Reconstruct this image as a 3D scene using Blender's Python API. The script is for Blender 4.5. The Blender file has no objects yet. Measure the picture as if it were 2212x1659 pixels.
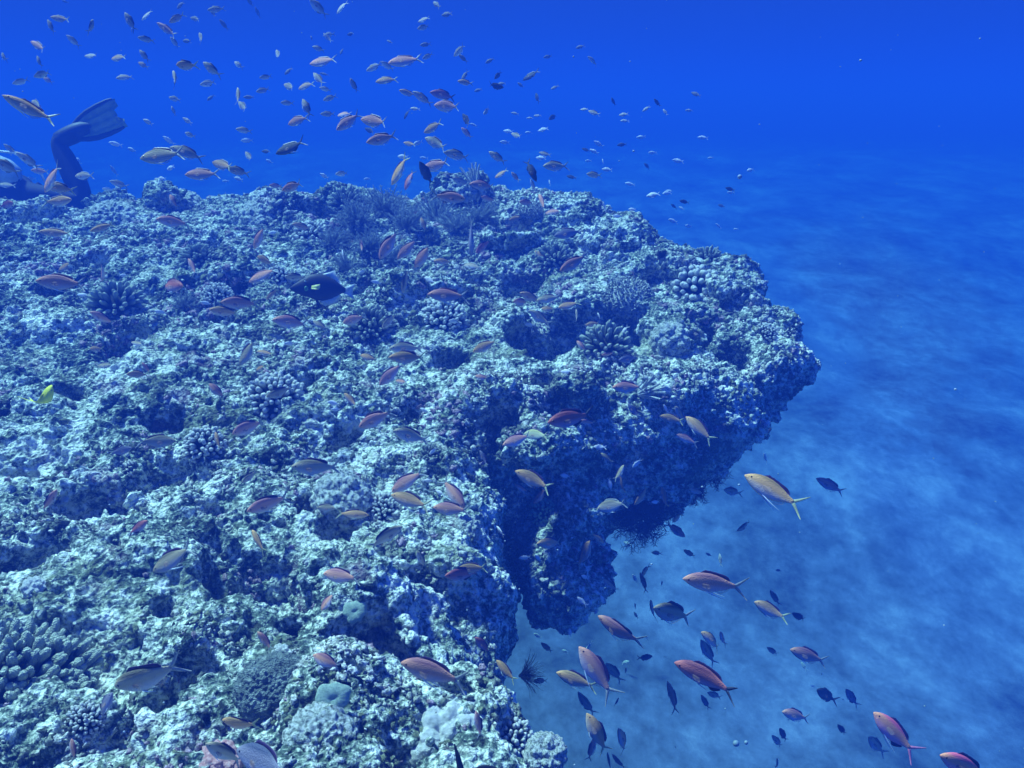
import bpy, math, random, time
import numpy as np
from mathutils import Vector, Matrix
from mathutils.bvhtree import BVHTree

# ------------------------------------------------------------------ camera, world, sun
scene = bpy.context.scene
COL = scene.collection
PITCH = math.radians(18.5)
FPX = 1736.0                      # focal length in pixels of a 2212 x 1659 frame
cam_d = bpy.data.cameras.new("camera")
cam_d.sensor_width = 36.0
cam_d.lens = 36.0 * FPX / 2212.0
cam_d.clip_start = 0.05
cam_d.clip_end = 2000.0
cam = bpy.data.objects.new("camera", cam_d)
COL.objects.link(cam)
cam.location = (0, 0, 0)
cam.rotation_euler = (math.pi / 2 - PITCH, 0, 0)
scene.camera = cam
CF = np.array([0.0, math.cos(PITCH), -math.sin(PITCH)])
CU = np.array([0.0, math.sin(PITCH), math.cos(PITCH)])
CR = np.array([1.0, 0.0, 0.0])

def ray(px, py):
    return CF + CR * ((px - 1106.0) / FPX) + CU * ((829.5 - py) / FPX)

def P(px, py, d):
    return ray(px, py) * d

SUN_EL, SUN_AZ = math.radians(60), math.radians(-55)   # azimuth from +Y towards +X
world = bpy.data.worlds.new("World")
scene.world = world
world.use_nodes = True
wn, wl = world.node_tree.nodes, world.node_tree.links
wn.clear()
sky = wn.new("ShaderNodeTexSky")
sky.sky_type = 'NISHITA'
sky.sun_disc = False
sky.sun_elevation = SUN_EL
sky.sun_rotation = SUN_AZ
tint = wn.new("ShaderNodeMixRGB"); tint.blend_type = 'MULTIPLY'; tint.inputs[0].default_value = 1.0
tint.inputs[2].default_value = (0.02, 0.06, 0.20, 1)       # daylight after metres of sea water
add = wn.new("ShaderNodeMixRGB"); add.blend_type = 'ADD'; add.inputs[0].default_value = 1.0
add.inputs[2].default_value = (0.09, 0.24, 2.15, 1)         # light scattered back by the water all round
bg = wn.new("ShaderNodeBackground"); bg.inputs[1].default_value = 0.10
wo = wn.new("ShaderNodeOutputWorld")
wl.new(sky.outputs[0], tint.inputs[1]); wl.new(tint.outputs[0], add.inputs[1])
tcw = wn.new("ShaderNodeTexCoord"); sx = wn.new("ShaderNodeSeparateXYZ"); wl.new(tcw.outputs["Generated"], sx.inputs[0])
mr = wn.new("ShaderNodeMapRange"); mr.inputs[1].default_value = -0.08; mr.inputs[2].default_value = 0.9   # brighter towards the surface
mr.inputs[3].default_value = 0.26; mr.inputs[4].default_value = 1.8; wl.new(sx.outputs[2], mr.inputs[0])
cmb = wn.new("ShaderNodeCombineXYZ")
for k_ in range(3): wl.new(mr.outputs[0], cmb.inputs[k_])
grd = wn.new("ShaderNodeMixRGB"); grd.blend_type = 'MULTIPLY'; grd.inputs[0].default_value = 1.0
wl.new(add.outputs[0], grd.inputs[1]); wl.new(cmb.outputs[0], grd.inputs[2])
wl.new(grd.outputs[0], bg.inputs[0]); wl.new(bg.outputs[0], wo.inputs[0])

sun_d = bpy.data.lights.new("sun", 'SUN')
sun_d.energy = 5.0
sun_d.angle = math.radians(7)                             # softened by the rippling surface
sun_d.color = (0.62, 0.91, 1.0)
sun = bpy.data.objects.new("sun", sun_d)
COL.objects.link(sun)
sd = Vector((math.sin(SUN_AZ) * math.cos(SUN_EL), math.cos(SUN_AZ) * math.cos(SUN_EL), math.sin(SUN_EL)))
sun.rotation_euler = sd.to_track_quat('Z', 'Y').to_euler()

scene.view_settings.view_transform = 'Standard'
scene.view_settings.look = 'None'
scene.view_settings.exposure = 0.77
scene.view_settings.gamma = 1.0
scene.cycles.volume_bounces = 0
scene.cycles.max_bounces = 4
scene.cycles.diffuse_bounces = 1
scene.cycles.transparent_max_bounces = 4

# ------------------------------------------------------------------ object helpers
def tag(o, label=None, cat=None, group=None, kind=None):
    if label: o["label"] = label
    if cat: o["category"] = cat
    if group: o["group"] = group
    if kind: o["kind"] = kind
    return o

def mesh_np(name, V, F, mats=(), smooth=True, midx=None):
    """V (n,3) array; F (m,3) or (m,4) array, or a list of such arrays."""
    me = bpy.data.meshes.new(name)
    Fs = F if isinstance(F, (list, tuple)) else [F]
    Fs = [np.asarray(f, dtype=np.int32) for f in Fs if len(f)]
    nl = sum(f.size for f in Fs); npoly = sum(len(f) for f in Fs)
    me.vertices.add(len(V)); me.vertices.foreach_set("co", np.asarray(V, dtype=np.float32).ravel())
    me.loops.add(nl); me.loops.foreach_set("vertex_index", np.concatenate([f.ravel() for f in Fs]))
    me.polygons.add(npoly)
    tot = np.concatenate([np.full(len(f), f.shape[1], dtype=np.int32) for f in Fs])
    st = np.concatenate([[0], np.cumsum(tot)[:-1]]).astype(np.int32)
    me.polygons.foreach_set("loop_start", st)
    me.polygons.foreach_set("loop_total", tot)
    if smooth: me.polygons.foreach_set("use_smooth", np.ones(npoly, dtype=bool))
    for m in mats: me.materials.append(m)
    if midx is not None: me.polygons.foreach_set("material_index", np.asarray(midx, dtype=np.int32))
    me.update(calc_edges=True)
    return me

def link(name, me, parent=None):
    o = bpy.data.objects.new(name, me)
    COL.objects.link(o)
    if parent is not None: o.parent = parent
    return o

# ------------------------------------------------------------------ noise in numpy
def _h(ix, iy, iz, seed):
    h = (ix.astype(np.uint32) * np.uint32(374761393)) ^ (iy.astype(np.uint32) * np.uint32(668265263)) ^ \
        (iz.astype(np.uint32) * np.uint32(2147483647 - 58)) ^ np.uint32((seed * 974634777) & 0xffffffff)
    h ^= h >> np.uint32(13); h *= np.uint32(1274126177); h ^= h >> np.uint32(16)
    h *= np.uint32(2246822519); h ^= h >> np.uint32(13)
    return h

def vnoise(p, scale, seed=0):
    q = np.asarray(p, dtype=np.float32) / np.float32(scale)
    b = np.floor(q); f = (q - b).astype(np.float32); b = b.astype(np.int32)
    f = f * f * (3 - 2 * f)
    out = 0
    for dx in (0, 1):
        wx = f[:, 0] if dx else 1 - f[:, 0]
        for dy in (0, 1):
            wy = f[:, 1] if dy else 1 - f[:, 1]
            for dz in (0, 1):
                wz = f[:, 2] if dz else 1 - f[:, 2]
                v = _h(b[:, 0] + dx, b[:, 1] + dy, b[:, 2] + dz, seed).astype(np.float32) / np.float32(4294967295.0)
                out = out + v * wx * wy * wz
    return out * 2 - 1

def fbm(p, scale, octv, seed=0, gain=0.5):
    o, a, t = 0, 1.0, 0
    for k in range(octv):
        o = o + a * vnoise(p + 13.7 * k, scale / (2.03 ** k), seed + k); t += a; a *= gain
    return o / t

def worley(p, scale, seed=0, jitter=1.0, want_id=False):
    """distance (in cell units) to the nearest of the scattered points"""
    q = np.asarray(p, dtype=np.float32) / np.float32(scale)
    b = np.floor(q).astype(np.int32); f = (q - b).astype(np.float32)
    best = np.full(len(q), 9.0, dtype=np.float32)
    ident = np.zeros(len(q), dtype=np.uint32)
    for dx in (-1, 0, 1):
        for dy in (-1, 0, 1):
            for dz in (-1, 0, 1):
                h = _h(b[:, 0] + dx, b[:, 1] + dy, b[:, 2] + dz, seed)
                jx = (h & np.uint32(1023)).astype(np.float32) / 1023.0
                jy = ((h >> np.uint32(10)) & np.uint32(1023)).astype(np.float32) / 1023.0
                jz = ((h >> np.uint32(20)) & np.uint32(1023)).astype(np.float32) / 1023.0
                d = (dx + jx - f[:, 0]) ** 2 + (dy + jy - f[:, 1]) ** 2 + (dz + jz - f[:, 2]) ** 2
                m = d < best
                best = np.where(m, d, best)
                if want_id: ident = np.where(m, h, ident)
    best = np.sqrt(best)
    return (best, (ident & np.uint32(65535)).astype(np.float32) / 65535.0) if want_id else best

# ------------------------------------------------------------------ material helpers
def new_mat(name):
    m = bpy.data.materials.new(name); m.use_nodes = True
    nt = m.node_tree; b = nt.nodes["Principled BSDF"]
    return m, nt, b

def ramp(nt, stops, interp='LINEAR'):
    r = nt.nodes.new("ShaderNodeValToRGB"); r.color_ramp.interpolation = interp
    e = r.color_ramp.elements
    while len(e) > 1: e.remove(e[-1])
    e[0].position = stops[0][0]; e[0].color = (*stops[0][1], 1)
    for p, c in stops[1:]:
        k = e.new(p); k.color = (*c, 1)
    return r

def noise_node(nt, vec, scale, detail=4, rough=0.6):
    n = nt.nodes.new("ShaderNodeTexNoise"); n.inputs["Scale"].default_value = scale
    n.inputs["Detail"].default_value = detail; n.inputs["Roughness"].default_value = rough
    nt.links.new(vec, n.inputs["Vector"]); return n

def mixc(nt, a, b, fac, mode='MIX'):
    m = nt.nodes.new("ShaderNodeMixRGB"); m.blend_type = mode
    for k, v in ((0, fac), (1, a), (2, b)):
        if hasattr(v, "links"): nt.links.new(v, m.inputs[k])
        else: m.inputs[k].default_value = v if k == 0 else (*v, 1)
    return m.outputs[0]
# ------------------------------------------------------------------ the reef as a solid
TOP = [  # (px, py, distance) on the upper surface
 (0,1659,1.25),(600,1659,1.22),(1210,1659,1.25),(1195,1590,1.36),(1120,1480,1.5),(1000,1340,1.8),(0,1200,1.95),
 (600,1250,1.85),(1080,1130,2.15),(1050,900,2.6),(0,800,2.9),(600,760,2.95),(1300,875,2.72),(1500,840,2.82),(1740,880,2.92),
 (1700,668,3.3),(1722,755,3.12),(1735,835,3.0),(1650,615,3.5),(1560,570,3.8),(1400,490,4.2),(1250,440,4.5),(1100,410,4.7),(850,430,4.8),(600,420,4.8),
 (350,430,4.7),(200,450,4.7),(0,460,4.5),(1200,640,3.6),(900,560,3.8),(400,560,3.8)]
tp = np.array([P(*t) for t in TOP])
tp = np.vstack([tp, [(-3.6,0.5,-1.25),(-4.2,2.5,-1.0),(-4.2,4.6,-.75),(0.0,0.0,-1.05),(-1.5,0.0,-1.2),(0.5,6.0,-.9),(-2.5,6.0,-1.0)]])
def _k(r): return np.where(r > 1e-9, r * r * np.log(np.maximum(r, 1e-9)), 0)
_A = np.zeros((len(tp) + 3,) * 2)
_r = np.hypot(tp[:, None, 0] - tp[None, :, 0], tp[:, None, 1] - tp[None, :, 1])
_A[:len(tp), :len(tp)] = _k(_r) + 0.02 * np.eye(len(tp))
_A[:len(tp), len(tp):] = np.c_[np.ones(len(tp)), tp[:, :2]]
_A[len(tp):, :len(tp)] = _A[:len(tp), len(tp):].T
_w = np.linalg.solve(_A, np.r_[tp[:, 2], 0, 0, 0])
def topH(x, y):
    x = np.asarray(x, float); y = np.asarray(y, float)
    o = _w[-3] + _w[-2] * x + _w[-1] * y
    for k in range(len(tp)): o = o + _w[k] * _k(np.hypot(x - tp[k, 0], y - tp[k, 1]))
    return np.clip(o, -1.4, -0.32)

def surf(px, py):
    """where the pixel's ray meets the smooth top surface"""
    r = ray(px, py)
    for d in np.arange(0.8, 6.5, 0.02):
        p = r * d
        if p[2] < topH(p[0], p[1]): return p
    return r * 5.0

PLAN = np.array([(-4.6,-.5),(.10,-.5),(.11,.6),(.10,1.0),(.09,1.2),(-.06,1.5),(-.02,1.85),(-.02,2.1),(-.06,2.33),(.12,2.43),
 (.38,2.52),(.65,2.60),(.90,2.70),(1.02,2.84),(1.08,3.08),(1.19,3.38),(1.16,3.74),(.87,4.24),(.40,4.6),(0,4.85),(-.6,4.95),
 (-1.4,5.0),(-2.3,4.9),(-2.9,4.75),(-4.6,4.7)])
def plan_sdf(x, y):
    d = np.full(x.shape, 1e9); s = np.ones(x.shape)
    n = len(PLAN)
    for i in range(n):
        a, b = PLAN[i], PLAN[i - 1]
        ex, ey = b - a; wx, wy = x - a[0], y - a[1]
        t = np.clip((wx * ex + wy * ey) / (ex * ex + ey * ey), 0, 1)
        d = np.minimum(d, (wx - ex * t) ** 2 + (wy - ey * t) ** 2)
        c1 = y >= a[1]; c2 = y < b[1]; c3 = ex * wy > ey * wx
        s = np.where((c1 & c2 & c3) | (~c1 & ~c2 & ~c3), -s, s)
    return s * np.sqrt(d)
def smax(a, b, k):
    h = np.clip(0.5 - 0.5 * (b - a) / k, 0, 1)
    return b + (a - b) * h + k * h * (1 - h)
def smin(a, b, k): return -smax(-a, -b, k)

# hollows: (px, py, half-width px, depth below surface m, squash)
HOLES = [(365,850,34,.05,1.0),(372,905,44,.03,.8),(90,1190,75,.03,.6),(20,1215,70,.02,.6),(210,1080,55,.02,.6),(330,1010,40,.0,.5),
 (560,1225,60,.03,.7),(620,1290,50,.02,.6),(470,1240,30,.02,.6),(1075,885,45,.05,.8),(790,1425,95,.05,.5),(870,1450,55,.06,.6),(700,1480,40,.04,.6),
 (420,1430,50,.02,.6),(600,1450,45,.03,.6),(1310,690,95,.08,.8),(1560,745,42,.0,.6),(1200,730,50,.02,.6),(130,620,38,.02,.6),(280,720,42,.0,.6),(880,690,45,.0,.6),(970,760,30,.0,.6),
 (1000,640,35,0,.6),(590,905,35,.0,.6),(230,1380,30,0,.6),(480,1120,30,0,.6),(740,1130,50,.0,.6),(1020,1010,22,.0,.6),(200,560,30,0,.5),
 (700,460,36,.0,.5),(450,530,32,0,.5),(620,600,26,0,.6),(1130,600,32,0,.5),(1480,700,50,.02,.6),(660,1100,24,0,.6),(350,1290,22,0,.6),(150,860,28,0,.6),
 (30,900,38,.0,.6),(680,820,30,.0,.6),(1180,820,35,0,.6),(900,880,28,0,.6),(1390,600,24,0,.6),(1000,1490,28,.02,.6),(860,1620,35,0,.6),(180,1420,34,.02,.6),(1010,1270,35,.0,.8),(1070,1180,30,0,.8),
 (1160,1500,18,0,.6),(330,1480,24,0,.5),(520,700,26,0,.5),(420,760,22,0,.5),(760,930,22,0,.5),(1250,540,26,0,.5)]
# mounds: (px, py, radius px, height, squash)
LUMPS = [(800,1340,80,.02,.9),(620,1340,55,.0,.7),(950,1560,85,-.03,.55),(700,1600,95,-.02,.5),(730,1060,65,-.02,.6),(100,850,60,-.02,.6),(330,760,60,-.02,.5),
 (980,1270,60,0,.7),(480,1340,60,-.02,.6),(330,1170,70,-.02,.5),(560,1050,60,-.03,.5),(900,990,70,-.02,.5),(700,880,60,-.02,.5),(930,1130,50,-.02,.6),(200,930,60,-.02,.5),
 (100,700,60,-.03,.5),(500,600,60,-.02,.5),(1080,510,60,0,.5),(1190,470,70,0,.5),(1340,520,60,0,.5),(1440,580,60,0,.5),(1580,640,50,0,.6),(1640,690,48,-.03,.7),(1450,730,45,0,.7),
 (1250,830,60,-.02,.6),(1100,700,60,-.02,.5),(850,620,50,-.03,.5),(600,450,40,.0,.6),(370,440,36,.03,.7),(740,445,40,0,.6),(985,430,42,.05,.8),(240,440,40,.0,.6),(60,470,50,0,.5),
 (1120,1640,70,-.02,.6),(180,1640,80,-.04,.5),(420,1560,80,-.03,.5),(1000,1450,60,-.02,.6),(1130,960,45,-.02,.7),(30,1080,50,-.02,.6)]
def _sph(px, py, r, dep, sq):
    p = surf(px, py); d = float(p @ CF)
    return np.array([p[0], p[1], p[2]]) + np.array([0, 0, dep]), r * 1.3 * d / FPX, sq
_hr = random.Random(5)
HOLES += [(_hr.uniform(0, 1300), _hr.uniform(470, 1640), _hr.uniform(12, 26), 0, .6) for _ in range(75)]
_holes = [(c_ - np.array([0, 0, r_ * .45]), r_, q_) for c_, r_, q_ in [_sph(a, b, c, -e * .8, f) for a, b, c, e, f in HOLES]]
_lumps = [_sph(a, b, c, e, f) for a, b, c, e, f in LUMPS]
BOULDER = P(1212, 1288, 2.62); BOULDER2 = P(1222, 1190, 2.72); NOSE = P(1678, 806, 3.05); NOSE2 = P(1570, 880, 3.0)

def reef_sdf(x, y, z, noise=True):
    H = topH(x, y)
    t = H - z
    pd = plan_sdf(x, y)
    lobe = 1 / (1 + np.exp(-(x - 0.02) / 0.05))
    under = (0.10 + 0.14 * lobe) * np.maximum(t - 0.12, 0)
    d = smax(-t, pd + under, 0.15 + 0.13 * np.exp(-((x - 0.08) / 0.22) ** 2))
    B = np.where(x > -0.10, -1.66 + 0.47 * x + 0.42 * np.clip(y - 2.75, 0, 1.2), -1.66 + 9 * (x + 0.10))
    d = smax(d, (B - z) * 0.85, 0.12)
    q = np.sqrt((x - BOULDER[0]) ** 2 + (y - BOULDER[1]) ** 2 + (z - BOULDER[2]) ** 2 * .85) - 0.135
    d = smin(d, q, 0.06)
    q = np.sqrt((x - BOULDER2[0]) ** 2 + (y - BOULDER2[1]) ** 2 + (z - BOULDER2[2]) ** 2 * .6) - 0.13
    d = smin(d, q, 0.08)
    d = smin(d, np.sqrt((x - NOSE[0]) ** 2 + (y - NOSE[1]) ** 2 + (z - NOSE[2]) ** 2) - 0.11, 0.08)
    d = smin(d, np.sqrt((x - NOSE2[0]) ** 2 + (y - NOSE2[1]) ** 2 + (z - NOSE2[2]) ** 2) - 0.12, 0.08)
    for c, r, sq in _lumps:
        q = np.sqrt((x - c[0]) ** 2 + (y - c[1]) ** 2 + ((z - c[2]) / sq) ** 2) - r
        d = smin(d, q * sq, 0.05)
    for c, r, sq in _holes:
        q = np.sqrt((x - c[0]) ** 2 + (y - c[1]) ** 2 + ((z - c[2]) / 1.8) ** 2) - r
        d = smax(d, -q, 0.035)
    return d

def grid_sdf(lo, hi, h, band=0.3):
    xs = np.arange(lo[0], hi[0] + h / 2, h); ys = np.arange(lo[1], hi[1] + h / 2, h); zs = np.arange(lo[2], hi[2] + h / 2, h)
    # coarse pass decides where the fine one is needed
    F = np.ones((len(xs), len(ys), len(zs)), dtype=np.float32)
    X2, Y2 = np.meshgrid(xs, ys, indexing='ij')
    H = topH(X2, Y2); pd = plan_sdf(X2, Y2)
    inside = (pd < -0.55) & (X2 < -0.75)
    for i in range(len(xs)):
        z = zs[None, :]
        t = H[i][:, None] - z
        F[i] = np.where(inside[i][:, None] & (t > 0.45), -1, 1)
        need = (t > -0.3) & (pd[i][:, None] < 0.3) & ~(inside[i][:, None] & (t > 0.45))
        jj, kk = np.nonzero(need)
        if len(jj) == 0: continue
        x = np.full(len(jj), xs[i]); y = ys[jj]; zz = zs[kk]
        d = reef_sdf(x, y, zz)
        m = np.abs(d) < band
        p = np.c_[x[m], y[m], zz[m]]
        n = fbm(p, 0.42, 2, 3) * 0.055 + fbm(p, 0.15, 2, 11) * 0.045
        w = worley(p, 0.17, 5)
        n = n - 0.05 * (0.55 - w)
        w = worley(p * [1, 1, 1.5], 0.085, 15)
        n = n - 0.032 * (0.5 - w)
        d[m] += n
        F[i, jj, kk] = d
    return xs, ys, zs, F

def surface_nets(xs, ys, zs, F):
    S = F < 0
    nx, ny, nz = F.shape
    cnt = np.zeros((nx - 1, ny - 1, nz - 1), dtype=np.int8)
    for a in (0, 1):
        for b in (0, 1):
            for c in (0, 1):
                cnt += S[a:nx - 1 + a, b:ny - 1 + b, c:nz - 1 + c]
    act = (cnt > 0) & (cnt < 8)
    I, J, K = np.nonzero(act)
    idx = np.full(act.shape, -1, dtype=np.int64); idx[I, J, K] = np.arange(len(I))
    acc = np.zeros((len(I), 3)); n = np.zeros(len(I))
    cor = [(a, b, c) for a in (0, 1) for b in (0, 1) for c in (0, 1)]
    for u in cor:
        for v in cor:
            if u < v and sum(abs(a - b) for a, b in zip(u, v)) == 1:
                fu = F[I + u[0], J + u[1], K + u[2]]; fv = F[I + v[0], J + v[1], K + v[2]]
                m = (fu < 0) != (fv < 0)
                tt = np.where(m, fu / np.where(m, fu - fv, 1), 0)
                for ax in range(3): acc[:, ax] += np.where(m, u[ax] + (v[ax] - u[ax]) * tt, 0)
                n += m
    acc /= n[:, None]
    h = xs[1] - xs[0]
    V = np.c_[xs[I], ys[J], zs[K]] + acc * h
    quads = []
    for ax in range(3):
        o1, o2 = [(1, 2), (2, 0), (0, 1)][ax]
        sl0 = [slice(1, -1)] * 3; sl0[ax] = slice(0, -1)
        sl1 = [slice(1, -1)] * 3; sl1[ax] = slice(1, None)
        A = S[tuple(sl0)]; Bm = S[tuple(sl1)]
        for flip, M in ((False, A & ~Bm), (True, ~A & Bm)):
            c = np.array(np.nonzero(M)).T
            off = np.array([1, 1, 1]); off[ax] = 0
            c = c + off
            def cell(d1, d2):
                e = c.copy(); e[:, o1] += d1; e[:, o2] += d2
                return idx[e[:, 0], e[:, 1], e[:, 2]]
            q = np.c_[cell(-1, -1), cell(0, -1), cell(0, 0), cell(-1, 0)]
            quads.append(q[:, ::-1] if flip else q)
    return V, np.vstack(quads)

t0 = time.time()
xs, ys, zs, F = grid_sdf((-3.9, -0.35, -2.2), (1.4, 5.5, -0.15), 0.024)
RV, RQ = surface_nets(xs, ys, zs, F)
print("reef net", len(RV), len(RQ), time.time() - t0)

# reef rock: pale dead coral crusts, olive-grey turf, dark pits' algae, pink coralline crusts
rock, nt, bs = new_mat("reef_rock")
tc = nt.nodes.new("ShaderNodeTexCoord"); vec = tc.outputs["Object"]
n1 = noise_node(nt, vec, 3.2, 5, 0.65); n2 = noise_node(nt, vec, 16, 5, 0.7); n3 = noise_node(nt, vec, 70, 3, 0.7)
base = ramp(nt, [(0.37, (.022, .030, .024)), (0.45, (.09, .13, .10)), (0.505, (.32, .38, .30)), (0.565, (.76, .82, .70)), (0.66, (.95, .97, .90))])
mx = nt.nodes.new("ShaderNodeMath"); mx.operation = 'MULTIPLY_ADD'; mx.inputs[1].default_value = 0.45
m2 = nt.nodes.new("ShaderNodeMath"); m2.operation = 'MULTIPLY_ADD'; m2.inputs[1].default_value = 0.55; m2.inputs[2].default_value = 0.0
nt.links.new(n2.outputs[0], m2.inputs[0]); nt.links.new(n1.outputs[0], mx.inputs[0]); nt.links.new(m2.outputs[0], mx.inputs[2])
m3 = nt.nodes.new("ShaderNodeMath"); m3.operation = 'MULTIPLY_ADD'; m3.inputs[1].default_value = 0.55; 
nt.links.new(n3.outputs[0], m3.inputs[0])
m4 = nt.nodes.new("ShaderNodeMath"); m4.operation = 'ADD'; m4.inputs[1].default_value = -0.275
nt.links.new(mx.outputs[0], m4.inputs[0]); nt.links.new(m4.outputs[0], m3.inputs[2])
nt.links.new(m3.outputs[0], base.inputs[0])
n4 = noise_node(nt, vec, 6.0, 3, 0.5); r4 = ramp(nt, [(0.60, (0, 0, 0)), (0.70, (1, 1, 1))]); nt.links.new(n4.outputs[0], r4.inputs[0])
c1 = mixc(nt, base.outputs[0], (.55, .33, .46), r4.outputs[0], 'MIX')
k4 = nt.nodes.new("ShaderNodeMath"); k4.operation = 'MULTIPLY'; k4.inputs[1].default_value = 0.28
nt.links.new(r4.outputs[0], k4.inputs[0]);  nt.links.new(k4.outputs[0], c1.node.inputs[0])
n5 = noise_node(nt, vec, 4.1, 4, 0.6); r5 = ramp(nt, [(0.56, (0, 0, 0)), (0.66, (.4, .4, .4))])
mp5 = nt.nodes.new("ShaderNodeMapping"); mp5.inputs[1].default_value = (7, 3, 1); nt.links.new(vec, mp5.inputs[0]); nt.links.new(mp5.outputs[0], n5.inputs["Vector"])
nt.links.new(n5.outputs[0], r5.inputs[0])
c2 = mixc(nt, c1, (.24, .27, .12), r5.outputs[0])
nt.links.new(c2, bs.inputs["Base Color"]); bs.inputs["Roughness"].default_value = 0.95
bs.inputs["Specular IOR Level"].default_value = 0.15
vb = nt.nodes.new("ShaderNodeTexVoronoi"); vb.inputs["Scale"].default_value = 95; nt.links.new(vec, vb.inputs["Vector"])
bp = nt.nodes.new("ShaderNodeBump"); bp.inputs["Strength"].default_value = 0.7; bp.inputs["Distance"].default_value = 0.010
nt.links.new(vb.outputs["Distance"], bp.inputs["Height"]); bp.invert = True
bp2 = nt.nodes.new("ShaderNodeBump"); bp2.inputs["Strength"].default_value = 0.8; bp2.inputs["Distance"].default_value = 0.014
nt.links.new(n3.outputs[0], bp2.inputs["Height"]); nt.links.new(bp.outputs[0], bp2.inputs["Normal"]); nt.links.new(bp2.outputs[0], bs.inputs["Normal"])

me = mesh_np("reef", RV, RQ, [rock])
reef = link("reef", me)
tag(reef, "rough pale coral reef outcrop with an overhanging right edge", kind="structure")
sub = reef.modifiers.new("s", 'SUBSURF'); sub.levels = 2; sub.subdivision_type = 'CATMULL_CLARK'
dg = bpy.context.evaluated_depsgraph_get()
me2 = bpy.data.meshes.new_from_object(reef.evaluated_get(dg))
reef.modifiers.clear(); reef.data = me2
n = len(me2.vertices)
co = np.empty(n * 3, dtype=np.float32); me2.vertices.foreach_get("co", co); co = co.reshape(-1, 3)
no = np.empty(n * 3, dtype=np.float32); me2.vertex_normals.foreach_get("vector", no); no = no.reshape(-1, 3)
q = co * [1, 1, 1.25] + 0.02 * np.c_[vnoise(co, .05, 71), vnoise(co, .05, 72), vnoise(co, .05, 73)]
zone = np.clip(fbm(co, 0.35, 3, 41) * 2.2 + 0.5, 0, 1)           # smooth crust <-> knobbly growth
disp = 0.026 * (0.5 - worley(q, 0.050, 21)) * (0.3 + zone)
disp += 0.015 * (0.5 - worley(q, 0.026, 22)) * (0.25 + zone)
disp += 0.009 * (0.5 - worley(co, 0.0145, 23))
disp += 0.016 * fbm(co, 0.045, 3, 51) + 0.006 * vnoise(co, 0.010, 57)
pit = worley(q, 0.075, 33)
disp -= 0.035 * np.clip(0.30 - pit, 0, 1) / 0.30 * (vnoise(co, .2, 8) > 0.0)
co = co + no * disp[:, None]
me2.vertices.foreach_set("co", co.astype(np.float32).ravel()); me2.update()
print("reef fine", n, time.time() - t0)

# bvh of the coarse net for standing things on the reef
RV2 = RV
bvh = BVHTree.FromPolygons([tuple(v) for v in RV], [tuple(int(i) for i in q_) for q_ in RQ])
def hit(px, py, default=5.0):
    r = ray(px, py); L = float(np.linalg.norm(r))
    loc, nor, i, dist = bvh.ray_cast(Vector((0, 0, 0)), Vector(r / L))
    if loc is None: return None, Vector((0, 0, 1)), default
    if nor.dot(Vector(r)) > 0: nor = -nor
    return loc, nor, float(np.array(loc) @ CF)

# coarse foot of the reef down to the sea bed
FLOOR = -4.3
def foot_ring(z, k):
    c = np.array([-2.2, 2.6]); P2 = PLAN[(PLAN[:, 0] < .3)]
    return P2
ang = np.linspace(0, 2 * math.pi, 160, endpoint=False)
rings = []
zz = np.linspace(-1.75, FLOOR - .3, 40)
V = []
for k, z in enumerate(zz):
    s = k / 39
    rx = 1.75 + .5 * s; ry = 2.0 + .45 * s
    sup = (np.abs(np.cos(ang)) ** 4 + np.abs(np.sin(ang)) ** 4) ** -.25
    p = np.c_[-2.25 + rx * sup * np.cos(ang), 2.3 + ry * sup * np.sin(ang), np.full(160, z)]
    p[:, :2] += np.c_[fbm(p, .5, 3, 5), fbm(p, .5, 3, 6)] * .22
    V.append(p)
V = np.vstack(V)
Fq = [[k * 160 + i, k * 160 + (i + 1) % 160, (k + 1) * 160 + (i + 1) % 160, (k + 1) * 160 + i] for k in range(39) for i in range(160)]
base_o = link("reef_foot", mesh_np("reef_foot", V, np.array(Fq)[:, ::-1], [rock]), reef)

# ------------------------------------------------------------------ sea bed
sand, nt, bs = new_mat("sea_bed_sand")
tc = nt.nodes.new("ShaderNodeTexCoord")
mp = nt.nodes.new("ShaderNodeMapping"); mp.inputs["Rotation"].default_value = (0, 0, math.radians(20)); mp.inputs["Scale"].default_value = (1.0, .72, 1)
nt.links.new(tc.outputs["Object"], mp.inputs[0])
n1 = noise_node(nt, mp.outputs[0], 0.8, 6, 0.62); n2 = noise_node(nt, mp.outputs[0], 4.5, 9, 0.75)
ma = nt.nodes.new("ShaderNodeMath"); ma.operation = 'MULTIPLY_ADD'; ma.inputs[1].default_value = 0.40
mb = nt.nodes.new("ShaderNodeMath"); mb.operation = 'MULTIPLY'; mb.inputs[1].default_value = 0.60
nt.links.new(n1.outputs[0], mb.inputs[0]); nt.links.new(n2.outputs[0], ma.inputs[0]); nt.links.new(mb.outputs[0], ma.inputs[2])
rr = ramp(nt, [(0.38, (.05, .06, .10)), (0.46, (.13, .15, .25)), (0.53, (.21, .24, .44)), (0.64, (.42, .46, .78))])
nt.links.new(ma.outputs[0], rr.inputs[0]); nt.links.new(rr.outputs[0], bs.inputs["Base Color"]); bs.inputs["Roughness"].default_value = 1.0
gx = np.linspace(-1, 1, 241); gx = np.sign(gx) * np.abs(gx) ** 2.2 * 95
X, Y = np.meshgrid(gx + 2, gx + 8, indexing='ij')
p = np.c_[X.ravel(), Y.ravel(), np.zeros(X.size)]
Z = FLOOR + .11 * np.clip(p[:, 1] + .25 * p[:, 0] - 6.5, 0, 26) + .22 * fbm(p, 3.0, 4, 91) + .05 * fbm(p, .6, 2, 95)
p[:, 2] = Z
N = 241
ii, jj = np.meshgrid(np.arange(N - 1), np.arange(N - 1), indexing='ij'); a = (ii * N + jj).ravel()
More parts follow.
